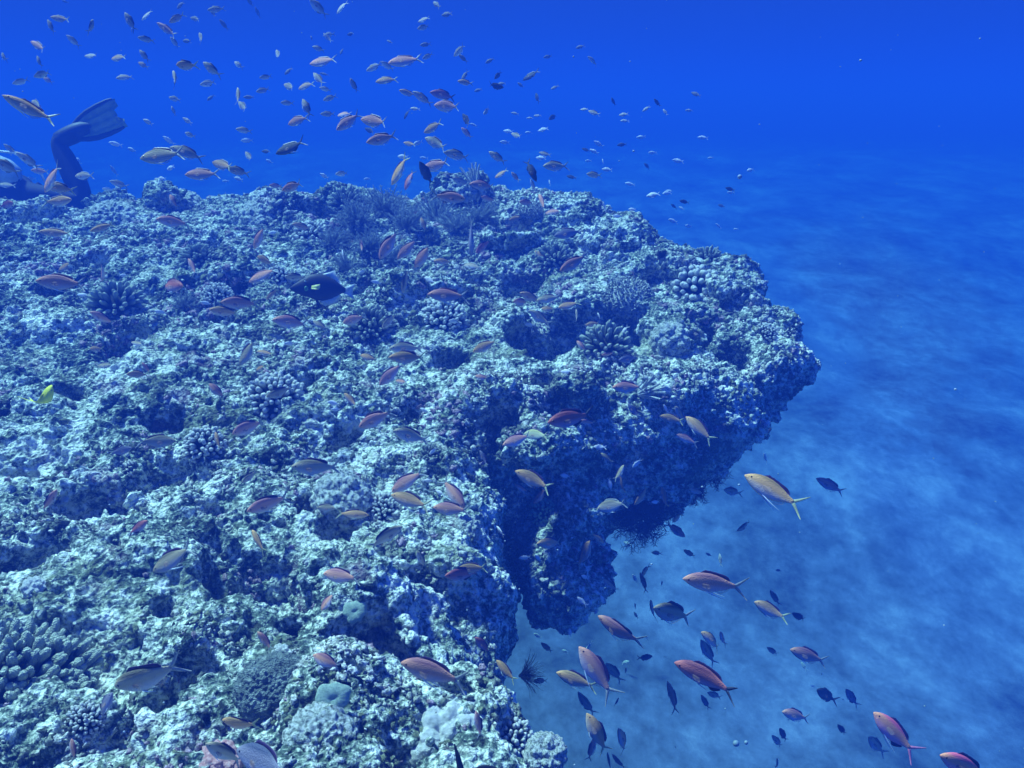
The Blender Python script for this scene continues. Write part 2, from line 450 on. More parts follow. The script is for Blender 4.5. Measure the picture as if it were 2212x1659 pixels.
tag(link("sea_bed", mesh_np("sea_bed", p, np.c_[a, a + N, a + N + 1, a + 1], [sand])), kind="structure")

# ------------------------------------------------------------------ the water as haze
hz = bpy.data.materials.new("sea_water_haze"); hz.use_nodes = True
nt = hz.node_tree; nt.nodes.clear()
pv = nt.nodes.new("ShaderNodeVolumePrincipled"); om = nt.nodes.new("ShaderNodeOutputMaterial")
pv.inputs["Color"].default_value = (0.014, 0.060, 0.48, 1)
pv.inputs["Density"].default_value = 0.25
pv.inputs["Anisotropy"].default_value = 0.0
pv.inputs["Absorption Color"].default_value = (0.16, 0.46, 1.0, 1)
nt.links.new(pv.outputs[0], om.inputs["Volume"])
lo, hi = (-70, -60, -6.6), (75, 80, 1.2)
V = np.array([(x, y, z) for x in (lo[0], hi[0]) for y in (lo[1], hi[1]) for z in (lo[2], hi[2])], float)
Fq = np.array([(0, 1, 3, 2), (4, 6, 7, 5), (0, 4, 5, 1), (2, 3, 7, 6), (0, 2, 6, 4), (1, 5, 7, 3)])
tag(link("haze", mesh_np("haze", V, Fq, [hz], smooth=False)), kind="stuff")
# ------------------------------------------------------------------ mesh kit for the corals
rng = np.random.default_rng(7)
class Kit:
    def __init__(s): s.V = []; s.F = []; s.n = 0; s.T = []
    def add(s, V, F, T=None):
        s.T.append(np.zeros(len(V)) if T is None else T)
        s.V.append(np.asarray(V, float)); s.F.append(np.asarray(F, int) + s.n); s.n += len(V)
    def get(s):
        f3 = [f for f in s.F if f.shape[1] == 3]; f4 = [f for f in s.F if f.shape[1] == 4]
        out = []
        if f4: out.append(np.vstack(f4))
        if f3: out.append(np.vstack(f3))
        return np.vstack(s.V), out, np.concatenate(s.T)

def unit(v): v = np.asarray(v, float); return v / (np.linalg.norm(v) + 1e-12)
def tube(path, rad, seg=7, cap=True):
    """swept tube round a path of points"""
    path = np.asarray(path, float); n = len(path)
    V = []; t0 = unit(path[1] - path[0]); a = unit(np.cross(t0, [0.31, 0.82, 0.47])); 
    an = np.linspace(0, 2 * math.pi, seg, endpoint=False)
    for i in range(n):
        t = unit(path[min(i + 1, n - 1)] - path[max(i - 1, 0)])
        a = unit(a - t * (a @ t)); b = np.cross(t, a)
        V.append(path[i] + rad[i] * (np.outer(np.cos(an), a) + np.outer(np.sin(an), b)))
    V = np.vstack(V); F = []
    for i in range(n - 1):
        for j in range(seg):
            F.append([i * seg + j, i * seg + (j + 1) % seg, (i + 1) * seg + (j + 1) % seg, (i + 1) * seg + j])
    return V, np.array(F)

def finger(p0, dirv, L, r, seg=7, bend=0.15, club=1.0):
    dirv = unit(dirv); side = unit(rng.normal(size=3)) * bend * L
    ts = np.array([0, .35, .62, .8, .92, .985, 1.0]); pr = np.array([.85, .9, 1.0 * club, .98 * club, .75 * club, .4 * club, .06])
    path = [p0 + dirv * L * t + side * t * t for t in ts]
    V, F = tube(path, r * pr, seg)
    V = V + 0.10 * r * rng.normal(size=V.shape)
    return V, F, np.repeat(ts, seg)

def dome(n1=24, n2=40, r=1.0, squash=0.6, low=-0.3):
    th = np.linspace(0, 1, n1); ph = np.linspace(0, 2 * math.pi, n2, endpoint=False)
    V = []; F = []
    for t in th:
        a = math.pi / 2 * (1 - t) if True else 0
        z = math.sin(a); rr = math.cos(a)
        if t == 1: z = low
        V.append(np.c_[rr * np.cos(ph) * r, rr * np.sin(ph) * r, np.full(n2, z * squash * r)])
    V = np.vstack(V)
    for i in range(n1 - 1):
        for j in range(n2):
            F.append([i * n2 + j, (i + 1) * n2 + j, (i + 1) * n2 + (j + 1) % n2, i * n2 + (j + 1) % n2])
    return V, np.array(F)

def fib(n, low=0.0):
    k = np.arange(n) + .5; z = 1 - k / n * (1 - low); ph = k * 2.39996
    r = np.sqrt(np.maximum(0, 1 - z * z)); return np.c_[r * np.cos(ph), r * np.sin(ph), z]

def coral_mat(name, stops, rough=.9, noise_s=14.0, bump=0.02, bump_scale=60, radial=True, mixcol=None):
    m, nt, b = new_mat(name)
    tc = nt.nodes.new("ShaderNodeTexCoord"); v = tc.outputs["Object"]
    ln = nt.nodes.new("ShaderNodeAttribute"); ln.attribute_name = "tip"
    nz = noise_node(nt, v, noise_s, 3, .6)
    ad = nt.nodes.new("ShaderNodeMath"); ad.operation = 'MULTIPLY_ADD'; ad.inputs[1].default_value = 0.30 if radial else 1.0
    nt.links.new(nz.outputs[0], ad.inputs[0])
    if radial:
        sb = nt.nodes.new("ShaderNodeMath"); sb.operation = 'SUBTRACT'; sb.inputs[1].default_value = 0.15
        nt.links.new(ln.outputs["Fac"], sb.inputs[0]); nt.links.new(sb.outputs[0], ad.inputs[2])
    else: ad.inputs[2].default_value = 0.0
    r = ramp(nt, stops); nt.links.new(ad.outputs[0], r.inputs[0])
    nt.links.new(r.outputs[0], b.inputs["Base Color"]); b.inputs["Roughness"].default_value = rough
    b.inputs["Specular IOR Level"].default_value = 0.2
    vb = nt.nodes.new("ShaderNodeTexVoronoi"); vb.inputs["Scale"].default_value = bump_scale; nt.links.new(v, vb.inputs["Vector"])
    bp = nt.nodes.new("ShaderNodeBump"); bp.inputs["Strength"].default_value = .6; bp.inputs["Distance"].default_value = bump
    nt.links.new(vb.outputs["Distance"], bp.inputs["Height"]); nt.links.new(bp.outputs[0], b.inputs["Normal"])
    return m

M_white = coral_mat("pale_tipped_coral", [(.1, (.03, .04, .035)), (.50, (.12, .15, .12)), (.72, (.55, .60, .50)), (.85, (.92, .94, .86))])
M_green = coral_mat("greenish_coral", [(.1, (.02, .05, .03)), (.55, (.10, .24, .14)), (.85, (.45, .78, .52))])
M_brown = coral_mat("olive_brown_coral", [(.1, (.05, .06, .05)), (.45, (.20, .25, .20)), (.9, (.52, .58, .46))])
M_pale = coral_mat("pale_plating_coral", [(.34, (.10, .13, .11)), (.45, (.40, .45, .38)), (.55, (.74, .78, .70)), (.7, (.92, .94, .88))], radial=False, noise_s=9, bump=.06, bump_scale=34)
M_cream = coral_mat("white_encrusting_coral", [(.30, (.52, .56, .50)), (.50, (.84, .87, .80)), (.7, (.95, .96, .92))], radial=False, noise_s=7, bump=.03, bump_scale=50)
M_pink = coral_mat("pink_encrusting_sponge", [(.30, (.62, .26, .26)), (.55, (.90, .50, .48)), (.7, (.95, .70, .66))], radial=False, noise_s=8)
M_grey = coral_mat("grey_brain_coral", [(.35, (.10, .13, .12)), (.55, (.22, .27, .24)), (.7, (.42, .48, .42))], radial=False, noise_s=4, bump_scale=26, bump=.05)
M_soft = coral_mat("soft_coral_flesh", [(.35, (.28, .36, .38)), (.6, (.48, .56, .58)), (.8, (.66, .72, .72))], radial=False, noise_s=3)
M_black = coral_mat("black_coral_stem", [(.3, (.006, .010, .018)), (.7, (.022, .030, .045))], radial=False)
M_disc = coral_mat("mushroom_coral", [(.35, (.42, .58, .44)), (.6, (.62, .80, .62)), (.75, (.76, .90, .74))], radial=False, noise_s=6, bump=.05, bump_scale=22)
M_cri = coral_mat("feather_star_arm", [(.3, (.55, .62, .60)), (.7, (.88, .9, .86))], radial=False)

def m_fingers(n=70, club=1.15, r=.095, L=.42, sq=.8, low=-.05):
    k = Kit(); V, F = dome(14, 26, .66, sq); k.add(V, F)
    for d in fib(n, low):
        d = unit(d + rng.normal(size=3) * .08); p = d * .52 * [1, 1, sq]
        k.add(*finger(p, d + [0, 0, .15], L * rng.uniform(.85, 1.15), r * rng.uniform(.8, 1.2), 7, .12, club))
    return k.get()
def m_digitate(n=330):
    k = Kit(); V, F = dome(16, 36, .88, .62); k.add(V, F)
    for d in fib(n, -.05):
        d = unit(d + rng.normal(size=3) * .05); p = d * .84 * [1, 1, .62]
        k.add(*finger(p, d + [0, 0, .5], .15 * rng.uniform(.7, 1.3), .034 * rng.uniform(.8, 1.2), 5, .1, 1.0))
    return k.get()
def m_mound(scale=.3, amp=.2, sq=.65, seed=1, res=(60, 110)):
    V, F = dome(res[0], res[1], 1.0, sq)
    d = V / (np.linalg.norm(V, axis=1)[:, None] + 1e-9)
    w = worley(V + seed * 9, scale, seed)
    w2 = worley(V + seed * 3, .11, seed + 2)
    V = V + d * (amp * (.55 - w) + .07 * (.5 - w2) + .12 * fbm(V + seed * 5, .5, 4, seed))[:, None]
    return V, [F]
def m_bigfingers(n=230):
    k = Kit(); V, F = dome(14, 30, .75, .5); k.add(V, F)
    for d in fib(n, .0):
        p = d * .62 * [1, 1, .5]; dd = unit(d * [.9, .9, .6] + [0, 0, .55] + rng.normal(size=3) * .16)
        r = rng.uniform(.034, .056); L = rng.uniform(.22, .42)
        k.add(*finger(p, dd, L, r, 10, .22, 1.05))
        if rng.random() < .55:
            q = p + dd * L * .5; d2 = unit(dd + rng.normal(size=3) * .6)
            k.add(*finger(q, d2, L * .5, r * .85, 9, .1, 1.0))
    return k.get()
def m_disc():
    n1, n2 = 14, 60; ph = np.linspace(0, 2 * math.pi, n2, endpoint=False); V = []; F = []
    edge = 1 + .10 * np.sin(3 * ph + 1) + .05 * np.sin(7 * ph) - .22 * np.exp(-((ph - 4.6) / .18) ** 2)
    prof = [(0, .06), (.05, .10), (.15, .20), (.3, .25), (.5, .24), (.7, .20), (.85, .13), (.95, .05), (1, -.03), (.97, -.10), (.8, -.14), (.4, -.2), (.1, -.3), (0.01, -.3)]
    for r, z in prof:
        rr = r * edge; V.append(np.c_[rr * np.cos(ph), rr * np.sin(ph) * .95, z + .02 * np.sin(20 * ph) * r])
    V = np.vstack(V)
    V[:n2 * 3, 0] *= 1.7
    for i in range(len(prof) - 1):
        for j in range(n2): F.append([i * n2 + j, (i + 1) * n2 + j, (i + 1) * n2 + (j + 1) % n2, i * n2 + (j + 1) % n2])
    return V, [np.array(F)]
def m_soft(n=110, lean=(.35, 0, 0)):
    k = Kit()
    for d in fib(n, .12):
        d = unit(d + rng.normal(size=3) * .15); L = rng.uniform(.6, 1.05); pts = []; p = d * .12; dd = d.copy()
        for i in range(6):
            pts.append(p.copy()); p = p + dd * L / 5; dd = unit(dd + np.array(lean) * .25 + rng.normal(size=3) * .12)
        k.add(*tube(pts, np.linspace(.030, .010, 6), 5))
        for i in range(1, 6):
            for s in range(7):
                a = pts[i] + (pts[i - 1] - pts[i]) * rng.random(); e = unit(rng.normal(size=3) + dd) * rng.uniform(.06, .13)
                w = unit(np.cross(e, rng.normal(size=3))) * .012
                k.add([a - w, a + w, a + e + w * .3, a + e - w * .3, a + np.cross(unit(e), w) * 1.2], [[0, 1, 4], [1, 2, 4], [2, 3, 4], [3, 0, 4], [0, 3, 2], [0, 2, 1]])
    return k.get()
def m_black(seed=1, n0=7):
    g = np.random.default_rng(seed); k = Kit()
    def grow(p, d, L, r, lev):
        pts = [p]; dd = d
        for i in range(5):
            dd = unit(dd + g.normal(size=3) * [.16, .10, .16] + np.array([0, 0, -.02])); pts.append(pts[-1] + dd * L / 5)
        k.add(*tube(pts, np.linspace(r, r * .55, 6), 5))
        if lev < 3:
            for i in range(1, 6):
                for s in ((-1, 1) if lev < 2 or i % 2 else (1,)):
                    side = unit(np.cross(dd, [0, 1, .15]) * s + dd * .8 + g.normal(size=3) * .18)
                    grow(pts[i], side, L * g.uniform(.38, .58), r * .6, lev + 1)
    for i in range(n0):
        a = (i / max(1, n0 - 1) - .5) * 1.7
        grow(np.zeros(3), unit([math.sin(a), g.normal() * .15, math.cos(a)]), g.uniform(.45, .62), .020, 0)
    return k.get()
def m_wisp(n=150):
    k = Kit()
    for i in range(n):
        a = rng.uniform(-.8, .8); d = unit([math.sin(a), rng.normal() * .35, math.cos(a)]); L = rng.uniform(.6, 1.1)
        pts = [d * L * t + np.array([0, 0, -.25]) * t * t + rng.normal(size=3) * .015 for t in np.linspace(0, 1, 7)]
        k.add(*tube(pts, np.linspace(.008, .003, 7), 4))
    return k.get()
def m_star(n=11):
    k = Kit()
    for i in range(n):
        a = i / n * 6.28 + rng.normal() * .2; up = rng.uniform(.75, 1.0)
        pts = [np.array([math.cos(a) * (.12 + .30 * t), math.sin(a) * (.12 + .20 * t), up * t * (1.15 - .25 * t)]) for t in np.linspace(0, 1, 7)]
        k.add(*tube(pts, np.linspace(.06, .032, 7), 5))
        for t in np.linspace(.1, .95, 16):
            p = np.array([math.cos(a) * (.12 + .30 * t), math.sin(a) * (.12 + .20 * t), up * t * (1.15 - .25 * t)])
            for s in (-1, 1):
                e = np.array([-math.sin(a) * s, math.cos(a) * s, .8]) * .07
                k.add(*tube([p, p + e * .5, p + e], [.007, .006, .003], 3))
    V, F = dome(6, 12, .14, .8); k.add(V, F)
    return k.get()

def um(name, VF, mat):
    me = mesh_np(name, VF[0], VF[1], [mat])
    if len(VF) > 2:
        a = me.attributes.new("tip", 'FLOAT', 'POINT'); a.data.foreach_set("value", VF[2].astype(np.float32))
    return me
U = {
 'fing': [um("branching_coral", m_fingers(125, 1.3, .060, .36), M_white), um("branching_coral", m_fingers(95, 1.2, .072, .38), M_white)],
 'fingb': [um("branching_coral", m_fingers(85, 1.05, .07, .46), M_brown), um("branching_coral", m_fingers(120, 1.05, .058, .42), M_brown)],
 'green': [um("branching_coral", m_fingers(100, 1.15, .07, .36), M_green)],
 'digi': [um("digitate_coral", m_digitate(), M_pale)],
 'mound': [um("mound_coral", m_mound(.30, .30, .65, 1), M_pale), um("mound_coral", m_mound(.20, .20, .5, 4), M_pale), um("mound_coral", m_mound(.4, .34, .5, 9), M_cream)],
 'pink': [um("sponge", m_mound(.35, .3, .45, 12), M_pink)],
 'brain': [um("brain_coral", m_mound(.11, .10, .75, 6, (80, 150)), M_grey)],
 'big': [um("finger_coral", m_bigfingers(), M_brown)],
 'disc': [um("mushroom_coral", m_disc(), M_disc)],
 'soft': [um("soft_coral", m_soft(), M_soft), um("soft_coral", m_soft(90, (.5, .1, .1)), M_soft)],
 'black': [um("black_coral", m_black(3), M_black), um("black_coral", m_black(8, 6), M_black)],
 'wisp': [um("whip_coral", m_wisp(), M_black)],
 'star': [um("feather_star", m_star(), M_cri)],
}
NAMES = {'pink': 'sponge', 'fing': 'branching_coral', 'fingb': 'branching_coral', 'green': 'branching_coral', 'digi': 'digitate_coral', 'mound': 'mound_coral',
         'brain': 'brain_coral', 'big': 'finger_coral', 'disc': 'mushroom_coral', 'soft': 'soft_coral', 'black': 'black_coral', 'wisp': 'whip_coral', 'star': 'feather_star'}
CATS = {'pink': 'sponge', 'soft': 'soft coral', 'star': 'feather star'}
GROUPS = {'fing': 'branching corals on the reef', 'fingb': 'branching corals on the reef', 'green': 'branching corals on the reef', 'mound': 'rounded corals on the reef',
          'soft': 'soft corals along the reef crest', 'black': 'dark corals hanging off the reef edge', 'wisp': 'dark corals hanging off the reef edge'}
def coral(kind, var, px, py, rpx, label, tilt=0.6, d=None, up=None, sink=0.15, spin=None, sc=(1, 1, 1)):
    if d is None:
        loc, nor, dd = hit(px, py)
        if loc is None:
            loc = Vector(surf(px, py + 8)); nor = Vector((0, 0, 1)); dd = float(np.array(loc) @ CF)
    else:
        loc = Vector(P(px, py, d)); nor = Vector((0, 0, 1)); dd = d
    r = rpx * dd / FPX
    n = Vector(up) if up is not None else (nor * (1 - tilt) + Vector((0, 0, 1)) * tilt)
    n.normalize()
    o = link(NAMES[kind], U[kind][var % len(U[kind])])
    R = n.to_track_quat('Z', 'Y').to_matrix().to_4x4() @ Matrix.Rotation(rng.uniform(0, 6.28) if spin is None else spin, 4, 'Z')
    if kind in ('black', 'wisp', 'star'):
        yv = Vector(CF); yv = (yv - n * yv.dot(n)).normalized(); xv = yv.cross(n)
        R = Matrix(((xv.x, yv.x, n.x, 0), (xv.y, yv.y, n.y, 0), (xv.z, yv.z, n.z, 0), (0, 0, 0, 1)))
    o.matrix_world = Matrix.Translation(loc - n * r * sink) @ R @ Matrix.Diagonal((r * sc[0], r * sc[1], r * sc[2], 1))
    tag(o, label, CATS.get(kind, 'coral'), GROUPS.get(kind))
    return o

TOWARD = (0.15, -0.55, 0.8)
coral('fing', 0, 595, 868, 76, "white-tipped branching coral dome in the middle of the reef beside a dark hollow", up=TOWARD, sink=0)
coral('fing', 1, 443, 965, 52, "smaller white-tipped branching coral below the dark crevice, knobs spaced apart", up=TOWARD, sink=0)
coral('green', 0, 1174, 1106, 38, "green branching coral knob alone on the shaded reef edge", up=(.25, -.7, .65))
coral('digi', 0, 1362, 640, 58, "pale round digitate coral head on the overhanging ledge", up=(.1, -.6, .8))
coral('fing', 1, 1512, 625, 70, "broad cluster of branching coral fingers near the tip of the ledge", up=(.2, -.45, .85))
coral('fingb', 0, 250, 660, 66, "olive branching coral dome on the upper left of the reef", up=TOWARD)
coral('fing', 0, 830, 1100, 46, "nubbly branching coral beside the pale nodular mound", up=TOWARD)
coral('mound', 0, 738, 1070, 62, "white nodular coral mound with rounded plates left of the nubbly coral", up=TOWARD)
coral('fingb', 1, 800, 705, 62, "dense branching coral cluster below the black triggerfish", up=TOWARD)
coral('fing', 1, 672, 512, 46, "pale branching coral left of the bushy soft corals", up=TOWARD)
coral('fingb', 0, 1310, 748, 62, "shaded branching coral patch in front of the ledge hollow", up=TOWARD)
coral('fing', 0, 960, 690, 60, "branching coral thicket in the hollow at the centre of the reef", up=TOWARD)
coral('fingb', 1, 930, 985, 34, "small branching coral with stubby pale arms above the reef edge", up=TOWARD)
coral('big', 0, 25, 1500, 205, "large grey-green finger coral filling the lower left corner", tilt=.8, up=(.45, -.30, .84), sink=.3, sc=(1, 1, .9))
coral('brain', 0, 588, 1488, 80, "dark grey brain coral dome below the hollow in the foreground", up=(.1, -.6, .7))
coral('disc', 0, 720, 1505, 36, "pale green mushroom coral disc on the lip of the foreground ledge", up=(.2, -.85, .58), sink=-1.0, spin=.2, sc=(1, 1, .6))
coral('disc', 0, 767, 1322, 25, "smaller greyish mushroom coral disc above the foreground ledge", up=(.15, -.8, .6), sink=-.7, sc=(1, 1, .6))
coral('mound', 2, 960, 1590, 92, "big smooth white encrusting coral at the bottom of the reef", up=(.1, -.5, .8), sink=.35)
coral('mound', 1, 690, 1595, 80, "bumpy white coral mound under the mushroom coral disc", up=TOWARD, sink=.35)
coral('mound', 2, 70, 1267, 24, "small round white coral lump on the left edge of the reef", up=TOWARD)
coral('mound', 2, 605, 1412, 22, "little cream coral knob right of the orange anthias in the foreground", up=TOWARD)
coral('mound', 0, 800, 1395, 62, "knobbly pale coral boulder above the dark foreground hollow", up=(.2, -.6, .75), sink=.3)
coral('mound', 1, 1000, 388, 58, "rounded coral head on the crest beneath the feather star", up=(0, -.2, 1), sink=.4, d=4.45)
coral('mound', 1, 372, 425, 56, "low bumpy coral head on the far left crest", up=(0, -.2, 1), sink=.3, d=4.5)
coral('digi', 0, 1150, 452, 34, "fuzzy digitate coral ball near the top of the crest", up=(0, -.3, 1))
coral('mound', 0, 1450, 735, 44, "pale lumpy coral on the shaded face of the ledge", up=(.1, -.7, .6))
coral('fing', 1, 1660, 720, 30, "small branching coral at the outer tip of the ledge", up=(.6, -.3, .7))
coral('fingb', 0, 1530, 560, 38, "dark tufted branching coral on the ledge skyline", up=(0, -.2, 1))
coral('fing', 0, 470, 640, 40, "flat branching coral patch left of the black triggerfish", up=TOWARD)
coral('fingb', 1, 430, 560, 46, "brown branching coral behind the upper left hollow", up=TOWARD)
coral('fing', 1, 600, 600, 34, "tiny branching coral just behind the black triggerfish", up=TOWARD)
coral('mound', 0, 560, 470, 46, "pale coral mound left of the crest branching coral", up=TOWARD)
coral('mound', 1, 240, 470, 54, "wide pale coral mound on the left crest", up=TOWARD)
coral('fingb', 0, 750, 440, 46, "dark branching coral in the crest gap before the soft corals", up=TOWARD)
coral('mound', 0, 1010, 1140, 30, "small white mound coral near the shaded wall", up=TOWARD)
coral('fing', 0, 180, 1560, 50, "pale branching coral right of the large finger coral", up=TOWARD)
coral('fing', 1, 1110, 1600, 56, "lumpy branching coral at the bottom right corner of the reef", up=TOWARD)
coral('mound', 0, 1180, 1620, 46, "knobbly cream coral on the lowest right reef edge", up=TOWARD)
coral('fingb', 1, 1200, 560, 50, "turf-covered branching coral in the middle of the ledge", up=TOWARD)
coral('pink', 0, 470, 1655, 52, "salmon pink encrusting sponge at the very bottom of the reef", up=TOWARD, sink=.3)
coral('star', 0, 1385, 850, 62, "white-speckled feather star on the shaded front of the ledge", up=(.5, -.7, .5), sink=0)
for i, (px, py, r, w) in enumerate([(720, 520, 46, "leftmost bushy soft coral, below the gap in the crest"), (770, 470, 56, "tall bushy soft coral behind the leftmost one"),
        (830, 445, 60, "bushy soft coral at the top of the crest slope"), (800, 530, 54, "bushy soft coral in front of the tall one"), (880, 480, 56, "bushy soft coral in the middle of the soft coral bed"),
        (745, 575, 44, "lowest soft coral, above the black triggerfish"), (850, 555, 44, "soft coral under the middle of the soft coral bed"), (940, 460, 54, "thin-armed soft coral left of the crest coral head"),
        (985, 485, 50, "thin-armed soft coral below the crest coral head"), (1040, 465, 48, "rightmost soft coral of the crest bed"), (930, 525, 44, "low soft coral between two pink anthias"),
        (1130, 515, 40, "isolated soft coral right of the crest bed"), (400, 650, 34, "small soft coral tuft near the dark red anthias")]):
    coral('soft', i, px, py + 10, r, w, up=(.15, -.25, .9), sink=.1)
coral('star', 0, 1026, 402, 52, "feather star with raised striped white arms on the crest coral head", up=(-.25, -.1, 1), d=4.38, sink=0)
coral('black', 0, 1462, 1005, 135, "dark feathery black coral spreading right from under the overhang", up=(1, .1, -.35), d=3.0, sink=0, spin=0)
coral('black', 1, 1375, 1075, 125, "lower black coral fan drooping beneath the overhang", up=(.62, .1, -.68), d=2.85, sink=0, spin=0)
coral('black', 1, 1552, 955, 36, "short dark coral stub hanging under the ledge tip", up=(.0, .1, -1), d=3.1, sink=0)
coral('black', 0, 1430, 560, 26, "thin dark coral sprig standing on the ledge skyline", up=(.4, 0, 1), sink=0)
coral('wisp', 0, 1122, 1460, 70, "wispy dark whip coral tuft in the gap beside the reef wall", up=(.95, .1, .05), d=1.75, sink=0)

# ------------------------------------------------------------------ encrusting nodules, coral rubble and turf on the reef
enc, nt, bs = new_mat("encrusting_growth")
at = nt.nodes.new("ShaderNodeAttribute"); at.attribute_name = "growth"
nt.links.new(at.outputs["Color"], bs.inputs["Base Color"]); bs.inputs["Roughness"].default_value = .9; bs.inputs["Specular IOR Level"].default_value = .2
tce = nt.nodes.new("ShaderNodeTexCoord"); ne = noise_node(nt, tce.outputs["Object"], 160, 3, .7)
re_ = ramp(nt, [(.38, (.25, .28, .24)), (.62, (1, 1, 1))]); nt.links.new(ne.outputs[0], re_.inputs[0])
nt.links.new(mixc(nt, at.outputs["Color"], re_.outputs[0], 1.0, 'MULTIPLY'), bs.inputs["Base Color"])
be = nt.nodes.new("ShaderNodeBump"); be.inputs["Strength"].default_value = .9; be.inputs["Distance"].default_value = .006
nt.links.new(ne.outputs[0], be.inputs["Height"]); nt.links.new(be.outputs[0], bs.inputs["Normal"])
def ico1():
    import bmesh
    bm = bmesh.new(); bmesh.ops.create_icosphere(bm, subdivisions=2, radius=1)
    V = np.array([v.co[:] for v in bm.verts]); F = np.array([[v.index for v in f.verts] for f in bm.faces]); bm.free(); return V, F
IV, IF = ico1()
blobs = []
for k in range(5):
    w = 1 + .8 * (.5 - worley(IV * 1.0 + k * 7, .9, k)) * 2 + .3 * vnoise(IV + k, .5, k)
    blobs.append(IV * w[:, None] * [1, 1, .75])
tri = RV[RQ]; cen = tri.mean(1); e1 = tri[:, 1] - tri[:, 0]; e2 = tri[:, 2] - tri[:, 0]
nrm = np.cross(e1, e2); ar = np.linalg.norm(nrm, axis=1); nrm /= ar[:, None] + 1e-12
dep = cen @ CF; u = cen[:, 0] / dep * FPX + 1106; v = 829.5 - (cen @ CU) / dep * FPX
ok = (dep > .5) & (u > -250) & (u < 2400) & (v > 300) & (v < 1900) & (nrm[:, 2] > .12)
mask = np.clip(fbm(cen, .30, 3, 61) * 3 + .55, .05, 1)
prob = np.where(ok, ar * mask / np.maximum(dep, .8) ** 1.1, 0); prob /= prob.sum()
NB = 26000
pick = rng.choice(len(prob), NB, p=prob)
uu = rng.random((NB, 2)); pos = tri[pick, 0] + (tri[pick, 1] - tri[pick, 0]) * uu[:, :1] + (tri[pick, 3] - tri[pick, 0]) * uu[:, 1:]
size = (.0022 + .0055 * rng.random(NB) ** 2.5) * (0.45 + .42 * dep[pick])
grp = worley(pos, .16, 77, want_id=True)[1]
VV = []; FF = []; CC = []
PAL = np.array([(.84, .84, .76), (.70, .72, .62), (.90, .90, .86), (.40, .43, .34), (.20, .23, .18), (.62, .45, .55), (.30, .34, .20), (.74, .76, .70)])
for i in range(NB):
    z = unit(nrm[pick[i]] + rng.normal(size=3) * .25 + [0, 0, .3]); x = unit(np.cross(z, rng.normal(size=3))); y = np.cross(z, x)
    s = size[i]; st = rng.uniform(.7, 1.5)
    VV.append((blobs[i % 5] * [s * rng.uniform(.8, 1.6), s * rng.uniform(.6, 1.2), s * st * .8]) @ np.stack([x, y, z]) + pos[i] + z * s * .1)
    FF.append(IF + i * len(IV))
    c = PAL[int(grp[i] * 7.99)] if rng.random() < .6 else PAL[rng.integers(8)]
    CC.append(np.tile(np.r_[c * rng.uniform(.75, 1.1), 1], (len(IV), 1)))
mm = mesh_np("encrusting_coral_rubble", np.vstack(VV), np.vstack(FF), [enc])
ca = mm.color_attributes.new("growth", 'FLOAT_COLOR', 'POINT'); ca.data.foreach_set("color", np.clip(np.vstack(CC), 0, 1).astype(np.float32).ravel())
tag(link("encrusting_coral_rubble", mm), "crust of small pale coral nodules and rubble covering the reef", kind="stuff")
print("corals", time.time() - t0)
# ------------------------------------------------------------------ fish
def fish_mat(name, back, flank, belly, rnd=.12):
    m, nt, b = new_mat(name)
    tc = nt.nodes.new("ShaderNodeTexCoord"); sx = nt.nodes.new("ShaderNodeSeparateXYZ"); nt.links.new(tc.outputs["Object"], sx.inputs[0])
    mr = nt.nodes.new("ShaderNodeMapRange"); mr.inputs[1].default_value = -.13; mr.inputs[2].default_value = .13
    nt.links.new(sx.outputs[2], mr.inputs[0])
    r = ramp(nt, [(.05, belly), (.30, tuple((a + c) / 2 for a, c in zip(belly, flank))), (.5, flank), (.72, flank), (.95, back)])
    nt.links.new(mr.outputs[0], r.inputs[0])
    nz = noise_node(nt, tc.outputs["Object"], 45, 2, .5)
    oi = nt.nodes.new("ShaderNodeObjectInfo"); mr2 = nt.nodes.new("ShaderNodeMapRange"); mr2.inputs[3].default_value = 1 - rnd * 2; mr2.inputs[4].default_value = 1 + rnd
    nt.links.new(oi.outputs["Random"], mr2.inputs[0])
    hs = nt.nodes.new("ShaderNodeHueSaturation"); nt.links.new(mr2.outputs[0], hs.inputs["Value"]); nt.links.new(r.outputs[0], hs.inputs["Color"])
    nt.links.new(hs.outputs[0], b.inputs["Base Color"])
    b.inputs["Roughness"].default_value = .6; b.inputs["Specular IOR Level"].default_value = .25
    bp = nt.nodes.new("ShaderNodeBump"); bp.inputs["Strength"].default_value = .25; bp.inputs["Distance"].default_value = .01
    vo = nt.nodes.new("ShaderNodeTexVoronoi"); vo.inputs["Scale"].default_value = 55; nt.links.new(tc.outputs["Object"], vo.inputs["Vector"])
    nt.links.new(vo.outputs["Distance"], bp.inputs["Height"]); nt.links.new(bp.outputs[0], b.inputs["Normal"])
    return m
def flat_mat(name, col, rough=.5, alpha=1.0):
    m, nt, b = new_mat(name)
    tc = nt.nodes.new("ShaderNodeTexCoord"); nz = noise_node(nt, tc.outputs["Object"], 30, 2, .5)
    r = ramp(nt, [(.3, tuple(c * .8 for c in col)), (.7, tuple(min(1, c * 1.15) for c in col))]); nt.links.new(nz.outputs[0], r.inputs[0])
    nt.links.new(r.outputs[0], b.inputs["Base Color"]); b.inputs["Roughness"].default_value = rough; b.inputs["Alpha"].default_value = alpha
    return m
